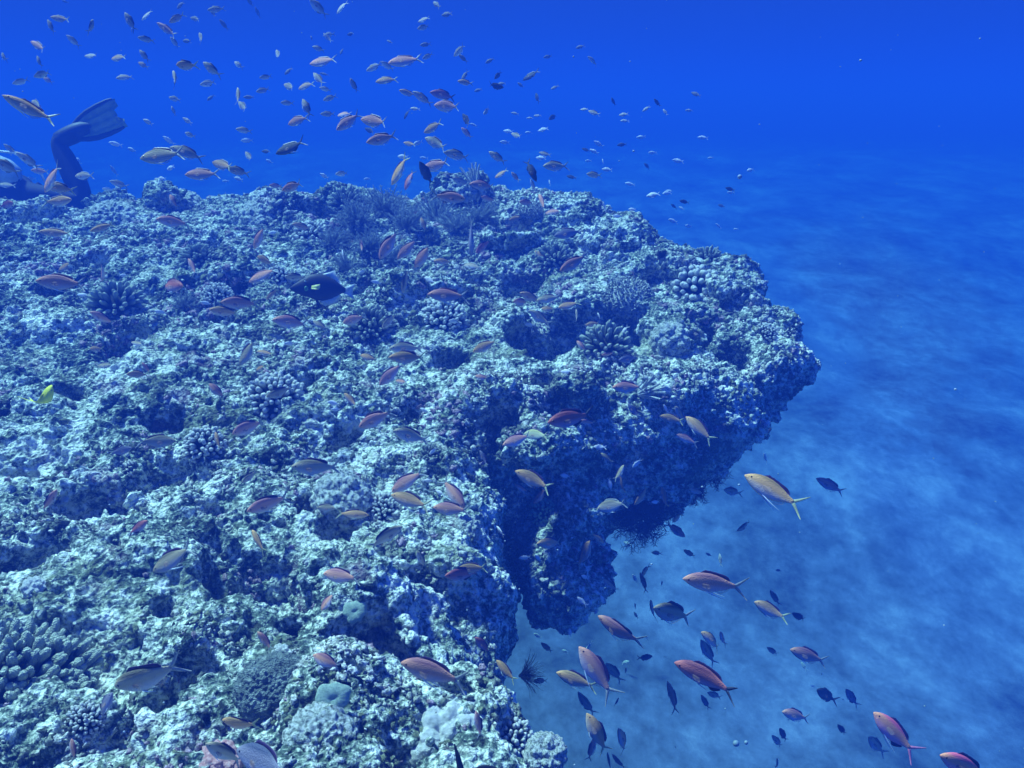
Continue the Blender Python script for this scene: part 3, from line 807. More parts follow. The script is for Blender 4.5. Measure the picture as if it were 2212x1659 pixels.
BODY = {
 'p': fish_mat("pink_orange_scales", (.40, .17, .18), (.88, .40, .26), (.72, .60, .66)),
 'o': fish_mat("orange_gold_scales", (.36, .22, .09), (.80, .43, .17), (.70, .58, .52)),
 'g': fish_mat("olive_grey_scales", (.16, .14, .09), (.56, .45, .27), (.56, .54, .60)),
 'w': fish_mat("pale_cream_scales", (.30, .24, .14), (.66, .53, .37), (.82, .80, .80)),
 'r': fish_mat("dark_red_scales", (.24, .07, .09), (.66, .20, .16), (.52, .40, .56)),
 'R': fish_mat("bright_salmon_scales", (.90, .16, .24), (1.0, .38, .20), (1.0, .42, .55), .0),
 'd': fish_mat("dark_slate_scales", (.015, .02, .03), (.045, .055, .06), (.10, .12, .14)),
 'b': fish_mat("blue_grey_scales", (.07, .08, .14), (.24, .22, .28), (.34, .34, .5)),
 'c': fish_mat("pale_yellow_scales", (.60, .58, .24), (.80, .78, .42), (.86, .86, .6)),
 'y': fish_mat("yellow_scales", (.75, .75, .03), (.95, .95, .05), (.9, .95, .15), .02),
}
F_dark = flat_mat("dark_dorsal_fin", (.035, .012, .07)); F_yel = flat_mat("yellow_tail_fin", (.55, .56, .28), alpha=.8)
F_grey = flat_mat("grey_tail_fin", (.34, .36, .36), alpha=.8); F_pale = flat_mat("pale_pelvic_fin", (.78, .86, .88)); F_dk = flat_mat("slate_tail_fin", (.05, .06, .09))
F_clear = flat_mat("clear_pectoral_fin", (.7, .45, .35), alpha=.22); M_eye = flat_mat("dark_eye", (.01, .01, .02), .15); F_pk = flat_mat("pink_fin", (.72, .22, .36), alpha=.9)

XS = np.array([.50, .485, .46, .42, .36, .28, .18, .08, -.02, -.12, -.20, -.26, -.30, -.33])
def body_profile(deep):
    up = np.array([.004, .018, .036, .062, .090, .116, .132, .132, .118, .092, .064, .044, .034, .030]) * deep
    lo = np.array([.004, .016, .030, .052, .080, .110, .130, .134, .120, .092, .064, .044, .034, .030]) * deep
    wd = np.array([.003, .016, .026, .040, .052, .060, .062, .058, .048, .034, .022, .014, .010, .007])
    return up, lo, wd
def bendf(V, k):
    V = np.array(V, float); t = np.clip(.15 - V[:, 0], 0, 1); V[:, 1] += k * 1.1 * t * t; V[:, 0] += abs(k) * .25 * t * t; return V
def m_body(deep, k):
    up, lo, wd = body_profile(deep); seg = 14; an = np.linspace(0, 2 * math.pi, seg, endpoint=False); V = []; F = []
    for i, x in enumerate(XS):
        s = np.sin(an); c = np.cos(an)
        z = np.where(s > 0, up[i], lo[i]) * np.sign(s) * np.abs(s) ** .95; y = wd[i] * np.sign(c) * np.abs(c) ** .85
        V.append(np.c_[np.full(seg, x), y, z])
    n = len(XS)
    for i in range(n - 1):
        for j in range(seg): F.append([i * seg + j, (i + 1) * seg + j, (i + 1) * seg + (j + 1) % seg, i * seg + (j + 1) % seg])
    V = np.vstack(V + [[[.503, 0, 0], [-.335, 0, 0]]])
    T = [[n * seg, j, (j + 1) % seg] for j in range(seg)] + [[n * seg + 1, (n - 1) * seg + (j + 1) % seg, (n - 1) * seg + j] for j in range(seg)]
    return bendf(V, k), [np.array(F), np.array(T)]
def blade(root, tip, th=.004, curve=None):
    """thin closed fin between a root line and a tip line in the x-z plane"""
    root = np.array(root, float); tip = np.array(tip, float); n = len(root); V = []
    for P_, t in ((root, th), ((root + tip) / 2, th * .8), (tip, th * .25)):
        for s in (1, -1):
            a = np.zeros((n, 3)); a[:, 0] = P_[:, 0]; a[:, 2] = P_[:, 1]; a[:, 1] = s * t; V.append(a)
    V = np.vstack(V); F = []
    for j in range(n - 1):
        for a, b in ((0, 2), (2, 4)): F.append([a * n + j, a * n + j + 1, b * n + j + 1, b * n + j])
        for a, b in ((1, 3), (3, 5)): F.append([a * n + j + 1, a * n + j, b * n + j, b * n + j + 1])
        F.append([4 * n + j, 4 * n + j + 1, 5 * n + j + 1, 5 * n + j]); F.append([n + j, n + j + 1, j + 1, j])
    for j in (0, n - 1):
        for a in (0, 2): F.append([a * n + j, (a + 2) * n + j, (a + 3) * n + j, (a + 1) * n + j])
    return V, np.array(F)
def fins(deep, k, tl=1.0, pl=1.0):
    out = {}
    xs = np.linspace(.26, -.22, 13); up = np.interp(xs, XS[::-1], body_profile(deep)[0][::-1]) * .93
    hh = .050 * np.array([.15, .8, 1, .95, .9, .85, .85, .9, 1, 1.1, 1.15, 1.0, .3]); jag = np.array([0, 0, 1, 0, 1, 0, 1, 0, 0, 0, 0, 0, 0]) * .006
    V, F = blade(np.c_[xs, up], np.c_[xs - .025, up + hh + jag]); out['dorsal_fin'] = (bendf(V, k), F)
    xs = np.linspace(.0, -.20, 7); lo = -np.interp(xs, XS[::-1], body_profile(deep)[1][::-1]) * .93
    V, F = blade(np.c_[xs, lo], np.c_[xs - .035, lo - .055 * np.array([.2, .9, 1.1, 1, .8, .6, .2])]); out['anal_fin'] = (bendf(V, k), F[:, ::-1])
    e = .5 + .10 * (tl - 1)
    kt = Kit()
    for s in (1, -1):
        root = np.array([(-.315, 0), (-.315, .014 * s), (-.318, .028 * s), (-.315, .030 * s)])
        tip = np.array([(-.375, 0), (-.41, .05 * s), (-.47, .105 * s), (-e - .01, .165 * s * tl)])
        root = np.array([(-.31, .030 * s), (-.345, .055 * s), (-.40, .098 * s), (-e, .160 * s * tl)])
        tip = np.array([(-.31, 0), (-.365, 0.004 * s), (-.41, .05 * s), (-e - .012, .158 * s * tl)])
        V, F = blade(root, tip, .005); kt.add(bendf(V, k), F if s < 0 else F[:, ::-1])
    V, F, _ = kt.get(); out['tail_fin'] = (V, F[0])
    for s, nm in ((1, 'pelvic_fin'), (-1, 'pelvic_fin2')):
        pts = [np.array([.14 - .20 * pl * t - .02 * t * t, s * (.018 + .05 * t), -.118 * deep - .085 * pl * t + .03 * t * t]) for t in np.linspace(0, 1, 6)]
        V, F = tube(pts, np.array([.013, .012, .010, .007, .004, .0015]), 5); V[:, 1] = (V[:, 1] - s * .03) * .6 + s * .03; out[nm] = (V, F)
    for s, nm in ((1, 'pectoral_fin'), (-1, 'pectoral_fin2')):
        V, F = blade([(.20, -.01), (.195, -.025), (.19, -.04), (.185, -.055)], [(.08, .005), (.06, -.03), (.065, -.06), (.10, -.085)], .002)
        V[:, 1] += s * (.058 + .35 * np.clip(.2 - V[:, 0], 0, 1)); out[nm] = (V, F)
    for s, nm in ((1, 'eye'), (-1, 'eye2')):
        out[nm] = (IV * [.017, .008, .017] + [.40, s * .040, .016], IF)
    return out
BIG = {}; SMALL = {}
def fin_mats(t):
    tail = {'p': F_grey, 'o': F_yel, 'g': F_grey, 'w': F_grey, 'r': F_dk, 'R': F_pk, 'd': F_dk, 'b': F_grey, 'c': F_yel, 'y': BODY['y']}[t]
    dors = {'w': F_grey, 'y': BODY['y'], 'd': F_dk}.get(t, F_dark)
    pel = {'d': F_dk, 'y': BODY['y']}.get(t, F_pale)
    return dors, tail, pel
PARTN = ['dorsal_fin', 'anal_fin', 'tail_fin', 'pelvic_fin', 'pelvic_fin2', 'pectoral_fin', 'pectoral_fin2', 'eye', 'eye2']
def fish_meshes(t, k, style):
    key = (t, k, style)
    if key in BIG: return BIG[key]
    deep = {'n': 1.2, 's': .96, 'f': 1.45, 'x': 1.2}[style]; tl = 1.25 if style == 'x' else 1.0; pl = 1.5 if style == 'x' else .8
    d, tail, pel = fin_mats(t)
    V, F = m_body(deep, k); out = {'body': mesh_np("fish_body", V, F, [BODY[t]])}
    fm = {'dorsal_fin': d, 'anal_fin': F_clear if t in 'pog' else d, 'tail_fin': tail, 'pelvic_fin': pel, 'pectoral_fin': F_clear, 'eye': M_eye}
    for nm, (v, f) in fins(deep, k, tl, pl).items():
        out[nm] = mesh_np("fish_" + nm.rstrip('2'), v, f, [fm[nm.rstrip('2')]])
    BIG[key] = out; return out
def fish_small(t, k, style='n'):
    key = (t, k, style)
    if key in SMALL: return SMALL[key]
    deep = {'n': 1.2, 's': .96, 'f': 1.45, 'x': 1.2}[style]
    d, tail, pel = fin_mats(t); V, F = m_body(deep, k); Vs = [V]; n = len(V); Fs = [F[0], F[1]]; mi = [np.zeros(len(F[0])), np.zeros(len(F[1]))]
    mats = [BODY[t], d, tail, pel, M_eye]; mid = {'dorsal_fin': 1, 'anal_fin': 0, 'tail_fin': 2, 'pelvic_fin': 3, 'pectoral_fin': 0, 'eye': 4}
    for nm, (v, f) in fins(deep, k, 1, .8).items():
        if nm.startswith('pectoral'): continue
        Vs.append(v); Fs.append(np.asarray(f) + n); n += len(v); mi.append(np.full(len(f), mid[nm.rstrip('2')]))
    SMALL[key] = (mesh_np("anthias", np.vstack(Vs), Fs, mats, midx=np.concatenate(mi)), np.vstack(Vs), Fs)
    return SMALL[key]

# tile column, tile row: (x, y, length, heading, type[style]) in a 2212 x 1659 tile that shows a quarter of the photo's width
T = {}
T[0,0] = """565 15 50 170 w;525 165 165 172 o;440 230 150 120 g;790 230 160 95 g;1125 190 190 120 g;1140 270 70 100 w;1270 130 130 215 w;1560 45 90 200 w;1530 155 160 210 o;1690 165 110 160 g;1870 80 150 190 g;1840 110 90 120 g;1935 215 100 130 w;1445 260 210 145 ps;335 400 200 148 ps;635 355 130 140 w;1265 340 130 175 g;1510 370 110 125 w;1615 355 90 170 o;1740 330 140 120 w;790 485 130 178 w;1025 500 150 180 of;1235 560 110 150 o;1245 480 130 130 g;335 530 120 115 g;30 490 120 130 g;370 640 170 195 w;410 690 110 150 p;180 705 140 200 w;1080 665 130 205 w;1610 565 220 168 o;1830 600 210 140 g;1800 720 150 190 w;1515 680 200 115 ws;1510 855 110 165 wf;1500 960 90 110 w;1820 845 80 225 w;2060 560 110 140 w;2060 830 170 100 gs;2150 840 90 185 g;2100 920 150 135 g;260 950 370 153 os;330 915 240 148 ws;805 945 60 210 w;1280 1055 100 150 w;1620 1045 100 145 g;1640 1165 110 155 w;1460 1215 100 145 g;2110 1125 140 175 w;2135 1215 100 188 w;1000 1245 100 170 p;1140 1295 90 155 w;1400 1345 400 186 g;1620 1320 290 165 g;1930 1430 240 160 o;2060 1480 210 165 g;1750 1505 300 183 p;90 1290 120 140 g;250 1390 230 145 ws;60 1440 220 150 wf;450 1540 300 222 p;350 1480 150 175 p;730 1520 190 178 w;265 1545 80 185 w;60 1600 150 178 g;680 1390 70 120 w;985 1475 90 120 w;1475 1450 90 190 w;1030 1590 150 165 w;930 1635 80 180 w;520 1625 260 170 o;1400 1540 70 170 w;1950 1565 60 180 w;2060 1545 90 160 w;2150 1350 120 130 g;2160 20 80 130 g"""
T[1,0] = """15 110 90 110 g;540 70 180 140 wf;500 10 80 150 w;740 60 130 220 w;820 295 75 180 d;480 330 50 110 w;620 330 110 130 w;630 300 110 185 w;190 470 110 115 w;540 420 120 160 g;580 530 250 185 p;740 445 60 250 w;1155 360 60 150 g;1450 170 110 190 w;1450 235 120 205 w;1465 385 100 195 g;1485 485 110 215 g;1560 40 100 130 g;1650 125 100 175 w;1760 435 130 215 w;1790 505 100 140 w;2020 525 90 210 w;1020 580 150 200 w;1135 570 120 155 w;1290 525 300 192 p;1130 690 200 190 o;1805 650 100 235 g;2090 650 100 235 d;1810 712 140 170 o;2070 745 140 5 d;2120 725 80 180 g;1920 780 70 185 w;85 665 110 195 g;60 780 110 210 g;280 615 90 210 g;540 680 160 130 g;590 640 70 180 w;290 750 140 150 w;430 740 150 190 o;600 770 110 165 w;845 740 130 115 g;270 890 120 175 w;640 845 130 200 g;435 930 180 115 g;360 1040 200 190 p;620 985 130 180 g;760 985 130 185 p;800 1050 260 222 p;1030 1050 280 165 p;985 1130 110 150 d;1090 1200 280 195 p;1310 805 140 172 o;1440 850 190 150 g;1620 820 230 175 r;1655 920 240 172 pf;1375 940 90 175 w;1300 985 90 240 d;1820 1040 150 120 d;1880 1080 70 160 w;1530 1100 180 200 o;1820 1150 130 135 p;300 1275 280 205 dx;90 1310 90 175 d;1330 1245 120 165 o;1400 1235 90 210 w;1560 1240 240 150 g;1740 1340 230 175 g;1560 1430 270 190 p;1270 1355 100 170 w;1450 1365 70 180 w;1240 1470 270 235 o;1320 1550 190 250 r;1470 1500 210 120 d;2085 1360 180 145 g;2120 1500 130 210 o;2180 1135 90 170 w;2150 1230 90 178 w;1990 960 90 240 g;745 1500 110 195 w;590 1520 90 150 w;960 1545 60 190 w;170 1605 120 175 p;320 1610 220 195 p;1770 1570 150 165 w;1960 1600 230 180 p;115 1395 70 150 g"""
T[2,0] = """590 405 80 190 g;310 490 80 195 g;700 525 110 155 w;165 650 160 205 d;75 735 70 140 g;370 755 80 205 w;215 845 100 100 d;25 980 70 170 w;155 1020 60 180 g;355 1010 100 220 d;220 1000 70 190 g;270 1120 90 185 wf;140 1145 60 190 g;40 1170 110 150 g;625 945 70 180 g;710 975 110 155 g;875 880 80 115 d;965 990 80 180 w;975 1045 80 178 w;1160 940 70 210 g;1255 890 90 130 d;1325 970 70 120 g;1530 955 70 180 g;1590 815 90 150 w;750 1245 100 150 w;950 1250 80 180 d;1115 1185 80 180 g;640 1295 80 160 d;710 1310 90 150 w;285 1330 110 165 g;250 1365 90 170 g;660 1390 60 190 g;785 1395 50 100 w;820 1465 90 170 g;710 1510 130 165 g;1215 1320 80 180 w;1435 1390 100 168 g;1165 1435 70 130 d;1650 1190 90 172 g;1715 1365 50 180 g;2060 1470 80 200 w;380 1435 230 187 g;165 1470 220 295 ds;30 1530 110 130 o;515 1530 90 165 d;325 1580 60 100 w;1020 1590 90 170 g;1885 1635 90 165 d;180 1600 110 110 w;1355 1650 60 180 g"""
T[0,1] = """1495 80 140 120 pf;500 80 260 5 o;60 110 170 5 r;1500 260 240 175 p;890 305 220 200 os;490 355 270 178 os;610 390 90 240 o;570 645 190 200 o;890 680 180 250 ps;1665 650 180 120 ps;540 785 400 177 p;1470 810 300 355 r;2080 960 290 180 p;1940 1035 250 172 o;885 1090 210 150 p;1390 1040 100 170 g;830 1355 140 178 o;1190 1310 130 170 g;890 1500 160 0 g;1265 1520 120 130 p;1195 1575 180 180 o;2150 1380 300 230 g;720 890 100 180 g;1070 720 80 180 g;1780 960 90 170 g"""
T[1,1] = """30 390 220 235 p;400 300 170 165 o;150 350 90 190 o;80 590 190 155 o;60 720 280 205 p;350 735 210 180 g;750 540 90 100 pf;915 470 130 110 p;1150 450 310 240 px;1310 490 250 225 p;1450 550 260 225 p;1400 190 110 160 p;1445 280 130 110 o;1480 90 110 140 p;1860 390 310 268 b;1960 470 180 230 r;1660 45 300 352 p;2010 60 130 170 p;1620 600 170 178 o;1870 640 160 170 w;920 690 80 200 o;1040 780 90 170 p;1285 760 240 265 g;1500 760 110 150 p;1660 895 350 178 px;310 1125 290 175 p;550 1150 150 150 g;850 1100 230 195 p;1150 1110 180 235 g;1710 1120 90 170 pf;290 1310 100 180 pf;1300 1350 270 182 g;1310 1430 330 180 o;970 1430 160 165 o;1170 1570 290 225 p;1980 1330 240 205 o;1260 1640 120 170 p;1950 1600 120 170 p;80 1390 150 170 o;45 1520 120 200 o;140 880 140 225 os"""
T[2,1] = """125 90 130 185 p;265 90 180 110 ps;330 175 150 0 p;35 225 120 190 o;490 355 260 190 b;800 130 90 110 g;910 210 90 178 p;250 550 140 140 o;540 610 290 210 p;80 950 140 180 pf;160 910 200 160 o;320 920 220 190 g;310 1010 120 180 of;490 980 190 195 o;240 1090 230 145 g;155 1150 90 180 o;560 1070 120 95 ws;750 1070 60 110 w;700 1140 140 190 o;970 1200 110 235 p;600 1330 120 130 p;830 1400 120 190 p;1010 1440 190 190 b;470 1550 100 185 p;1120 1550 120 95 b;1220 25 110 185 g;1340 10 90 195 g;1040 150 70 180 g;1490 85 90 170 d;1400 125 70 150 d;1465 140 55 150 w;1390 250 90 165 g;1525 295 70 180 g;1785 295 70 140 g;1810 120 60 150 d;1935 320 40 180 w;2040 600 60 175 d;1890 5 70 180 g"""
T[0,2] = """1870 60 190 140 pf;1350 495 330 0 g;1040 580 220 15 b;1880 490 160 110 o;2150 370 280 205 pf;430 1010 200 70 p;1195 1240 220 35 r;1500 1510 460 212 gx;2160 800 150 220 g"""
T[1,2] = """210 70 240 200 g;820 140 170 135 o;670 165 110 165 o;690 220 80 178 o;1040 300 350 205 p;1340 450 300 160 g;1455 230 90 150 ps;1530 580 80 220 o;520 720 430 178 g;1310 840 350 215 p;1340 1010 370 165 ox;1700 940 330 310 px;1690 1080 330 178 p;110 1030 370 200 px;590 1070 200 0 g;830 1125 280 355 os;1110 1320 340 28 g;20 1360 230 130 o;740 1660 350 178 p;1490 835 90 180 o;1430 1520 180 115 g;1870 1590 280 188 o;1790 1640 300 178 r;2110 1270 100 130 r;1590 940 90 150 p;1970 640 150 120 b"""
T[2,2] = """1000 30 280 180 p;510 295 420 190 r;650 330 140 170 p;215 440 220 175 cf;50 480 280 200 p;1050 230 160 130 b;1330 215 90 120 g;1450 260 170 125 g;1385 300 210 168 o;1620 390 300 135 o;1515 480 210 155 p;190 830 360 155 o;250 960 200 230 p;80 900 130 150 p;460 795 100 170 w;760 545 110 178 o;820 640 130 140 g;1080 685 110 225 p;930 770 160 65 g;845 860 100 280 w;950 880 150 95 of;870 1050 270 195 wf;1130 960 220 225 o;1315 980 170 100 of;1240 1020 80 180 w;1575 920 140 340 w;1905 930 180 165 g;2010 1230 170 205 g;1430 1150 130 220 o;1410 1260 190 325 p;740 1330 160 320 os;630 1470 270 75 o;335 1375 250 176 o;110 1500 110 185 o;225 1505 90 130 w;490 975 70 110 w;1250 1460 100 170 d;1000 1380 70 160 g;1535 1465 120 150 o;1700 1475 60 150 d;1800 1520 110 95 g;1150 1610 120 230 o;2260 930 560 150 ox;2190 640 100 120 g"""
T[3,2] = """540 880 240 150 p;90 1610 60 170 d;20 395 60 230 d"""
T[0,3] = """1270 880 680 198 g;900 1130 340 55 b;630 1500 190 100 p;2070 1280 340 175 o;1940 1530 360 140 g"""
T[1,3] = """620 220 200 235 pf;80 560 210 130 p;610 740 270 160 pf;1540 830 610 170 px;1960 600 210 130 r;2160 820 220 140 o;1920 1280 240 100 ps;90 1610 660 178 b"""
T[2,3] = """1750 60 530 175 px;1390 320 420 157 g;1210 300 220 100 os;930 480 400 150 p;850 80 160 140 g;730 830 520 125 px;560 900 360 165 o;880 830 230 130 g;1690 870 530 165 r;1730 560 280 140 o;1815 540 150 110 p;1690 660 250 118 g;640 1110 240 125 w;740 1370 400 118 o;960 1430 280 110 o;1390 1050 260 107 os;690 1500 220 75 ps;840 1610 160 100 g;920 1610 160 130 o;1750 1030 150 155 g;1670 1090 120 120 g;1150 705 140 0 d;980 820 70 80 d;980 745 70 30 g;905 1090 80 60 d;1055 1055 60 90 d;800 1135 50 80 d;1085 980 50 45 d;1295 65 50 80 d;1065 260 60 100 d;1070 340 60 120 d;1300 370 60 0 d;780 205 90 110 w;730 310 60 230 o;605 220 110 140 w;500 490 80 100 o;300 620 130 140 o;220 515 80 150 o;245 905 120 175 o;460 650 60 160 g;665 605 90 220 g;1165 535 60 110 g;1955 1625 50 100 d;630 10 80 150 w;1060 20 90 120 g;1140 60 180 110 gs;1075 1205 60 80 d"""
T[3,3] = """20 300 340 150 o;60 190 140 120 g;270 355 160 150 d;350 690 350 160 p;310 780 80 120 o;40 650 120 145 g;500 1030 250 145 d;720 1050 200 125 b;240 1205 280 160 p;640 1330 130 130 d;130 1370 150 120 d;80 1430 150 130 w;930 1460 250 133 g;1095 1360 500 135 Rx;1700 1640 520 155 Rx;80 1620 120 100 g;910 1580 70 100 d"""

LM = [(180,275,"yellow swim fin"),(30,420,"diver"),(597,872,"white-tipped coral dome"),(443,968,"small white-tipped coral"),(1174,1106,"green coral knob"),(1362,636,"pale round coral head"),
 (1512,625,"coral finger cluster"),(250,660,"olive coral dome"),(738,1070,"white nodular mound"),(690,620,"black triggerfish"),(25,1500,"large finger coral"),(588,1488,"dark brain coral"),
 (720,1505,"mushroom coral disc"),(960,1590,"big white encrusting coral"),(70,1267,"small white lump"),(1026,395,"feather star"),(830,500,"bushy soft corals"),(1500,1060,"black coral fans"),
 (1235,1290,"round boulder under the ledge"),(1740,800,"tip of the ledge"),(97,868,"curled yellow fish"),(370,425,"far left crest head"),(1450,930,"dark overhang"),(370,880,"dark crevice"),
 (790,1425,"dark foreground hollow"),(1050,900,"notch in the reef edge"),(1672,1062,"largest orange anthias"),(1925,1580,"bright salmon anthias"),(1500,480,"ledge skyline"),(1145,1480,"wispy whip coral")]
def where(px, py):
    best = min(LM, key=lambda l: math.hypot(px - l[0], (py - l[1]) * 1.15)); dx, dy = px - best[0], py - best[1]
    if py < 330:
        col = ["far left of", "left of", "middle of", "right of"][min(3, int(px // 420))]
        row = "at the very top" if py < 80 else "high" if py < 190 else "low"
        if abs(px - 180) > 230 or py < 180:
            return f"{row} in the blue water, {['far left','left','centre','right'][min(3, int(px // 420))]} of the picture"
    a = math.degrees(math.atan2(-dy, dx)) % 360; r = math.hypot(dx, dy)
    if r < 26: return f"over the {best[2]}"
    w = ["right of", "above right of", "above", "above left of", "left of", "below left of", "below", "below right of"][int((a + 22.5) // 45) % 8]
    return ("just " if r < 75 else "") + w + " the " + best[2]
COLW = {'p': "pinkish", 'o': "orange", 'g': "grey-olive", 'w': "pale cream", 'r': "dark red", 'R': "bright salmon", 'd': "dark", 'b': "blue-grey", 'y': "yellow", 'c': "pale yellow"}
def head_word(a): return ["right", "up and right", "upward", "up and left", "left", "down and left", "downward", "down and right"][int((a + 22.5) % 360 // 45)]

allf = []
for (tx, ty), s in T.items():
    for e in s.split(";"):
        x, y, L, a, c = e.split(); x, y, L, a = map(float, (x, y, L, a))
        t, st = c[0], (c[1] if len(c) > 1 else 'n')
        px = tx * 553 + x / 4; py = ty * 414.75 + y / 4
        allf.append(dict(px=px, py=py, L=L / 4, a=a % 360, t=t, st=st))
frng = np.random.default_rng(21)
def place_fish(f):
    px, py, L, a = f['px'], f['py'], f['L'], math.radians(f['a'])
    _, _, dh = hit(px, py, 99)
    real = (.105 if L > 55 else .09 if L > 35 else .072) * frng.uniform(.88, 1.1)
    if f['t'] == 'd' and L < 25: real = .06
    d = real * FPX / L
    lim = dh
    for ox, oy in ((L * .45, 0), (-L * .45, 0), (0, L * .4), (0, -L * .3)):
        lim = min(lim, hit(px + ox, py + oy, 99)[2])
    d = min(d, lim - .04 - .02 * L / 40, 6.5); d = max(d, .7)
    f['d'] = d
    phi = math.radians(frng.uniform(-34, 34)) * (.5 if f['st'] in 'x' else 1)
    h = CR * math.cos(a) + CU * math.sin(a)
    h = unit(h * math.cos(phi) + CF * math.sin(phi))
    up = CU - h * (CU @ h)
    if np.linalg.norm(up) < .12: up = CR - h * (CR @ h)
    up = unit(up); side = np.cross(up, h)
    roll = frng.normal() * .22; up = unit(up * math.cos(roll) + side * math.sin(roll)); side = np.cross(up, h)
    s = L * d / FPX / math.cos(phi)
    M = Matrix(((h[0] * s, side[0] * s, up[0] * s, 0), (h[1] * s, side[1] * s, up[1] * s, 0), (h[2] * s, side[2] * s, up[2] * s, 0), (0, 0, 0, 1)))
    M.translation = Vector(P(px, py, d)); return M

allf.sort(key=lambda f: -f['L'])
dam = [f for f in allf if f['t'] == 'd' and f['L'] < 28]
anth = [f for f in allf if not (f['t'] == 'd' and f['L'] < 28)]
butterfly = [f for f in anth if f['t'] == 'c']; anth = [f for f in anth if f['t'] != 'c']
rest = anth[300:]; anth = anth[:300]
print("anthias", len(anth), "rest", len(rest), "damsel", len(dam))
def size_word(L): return "large" if L > 75 else "small" if L < 32 else ""
def make_labels(fs, noun):
    for f in fs:
        f['lab'] = " ".join(f"{size_word(f['L'])} {COLW[f['t']]} {noun} heading {head_word(f['a'])} {where(f['px'], f['py'])}".split())
    from collections import defaultdict
    g = defaultdict(list)
    for f in fs: g[f['lab']].append(f)
    ordw = ["first", "second", "third", "fourth", "fifth", "sixth", "seventh", "eighth", "ninth"]
    for lab, l in g.items():
        if len(l) < 2: continue
        xr = max(f['px'] for f in l) - min(f['px'] for f in l); yr = max(f['py'] for f in l) - min(f['py'] for f in l)
        k, w = ('px', ("leftmost", "rightmost", "from left")) if xr > yr else ('py', ("topmost", "lowest", "from top"))
        l.sort(key=lambda f: f[k])
        for i, f in enumerate(l):
            o = w[0] if i == 0 else w[1] if i == len(l) - 1 else ordw[i] + " " + w[2]
            f['lab'] = o + " " + lab
    for f in fs:
        ws = f['lab'].split()
        if len(ws) > 16: f['lab'] = f['lab'].replace(" in the blue water, ", " up in open water, ").replace(" of the picture", "")
        if len(f['lab'].split()) > 16: f['lab'] = f['lab'].replace(" from left ", " ").replace(" from top ", " ")
        if len(f['lab'].split()) > 16: f['lab'] = f['lab'].replace("heading ", "").replace("the notch in the reef edge", "the reef edge notch")
make_labels(anth, "anthias"); make_labels(dam, "damselfish"); make_labels(butterfly, "butterflyfish")
BENDS = (-.35, 0, .35)
def spawn(f, name, cat, group):
    k = BENDS[int(frng.integers(0, 3))] if f['st'] != 'x' else .12
    if f['st'] == 's': k = .3
    M = place_fish(f)
    if f['L'] >= 36:
        root = bpy.data.objects.new(name, None); root.empty_display_size = .01; COL.objects.link(root)
        root.matrix_world = M
        ms = fish_meshes(f['t'], k, f['st'])
        link('body', ms['body'], root)
        for pn in PARTN: link(pn.rstrip('2'), ms[pn], root)
    else:
        root = link(name, fish_small(f['t'], k, f['st'])[0]); root.matrix_world = M
    tag(root, f['lab'], cat, group)
    return root
for f in anth: spawn(f, "anthias", "fish", "anthias schooling over and around the reef")
for f in dam: spawn(f, "damselfish", "fish", "small dark damselfish off the reef edge")
for f in butterfly: spawn(f, "butterflyfish", "fish", None)
Vs = []; Fs4 = []; Fs3 = []; n = 0
for f in rest:
    M = np.array(place_fish(f)); me_, V, F = fish_small('w', 0)
    V = V @ M[:3, :3].T + M[:3, 3]; Vs.append(V)
    for q in F: (Fs4 if q.shape[1] == 4 else Fs3).append(q + n)
    n += len(V)
if Vs:
    tag(link("distant_fish", mesh_np("distant_fish", np.vstack(Vs), [np.vstack(Fs4), np.vstack(Fs3)], [BODY['w']])), "tiniest far-off fish of the school scattered in the blue water", kind="stuff")

# curled yellow fish on the left of the reef
ms = fish_meshes('y', .9, 's')
f = dict(px=97, py=868, L=82, a=62, t='y', st='s', lab="curled bright yellow fish on the left side of the reef")
M = place_fish(f)
root = bpy.data.objects.new("yellow_wrasse", None); COL.objects.link(root); root.matrix_world = M @ Matrix.Rotation(math.radians(70), 4, 'X') @ Matrix.Diagonal((1, 2.4, 1, 1))
for pn in ['body', 'dorsal_fin', 'anal_fin', 'tail_fin', 'eye', 'eye2']: link(pn.rstrip('2'), ms[pn], root)
tag(root, f['lab'], "fish")

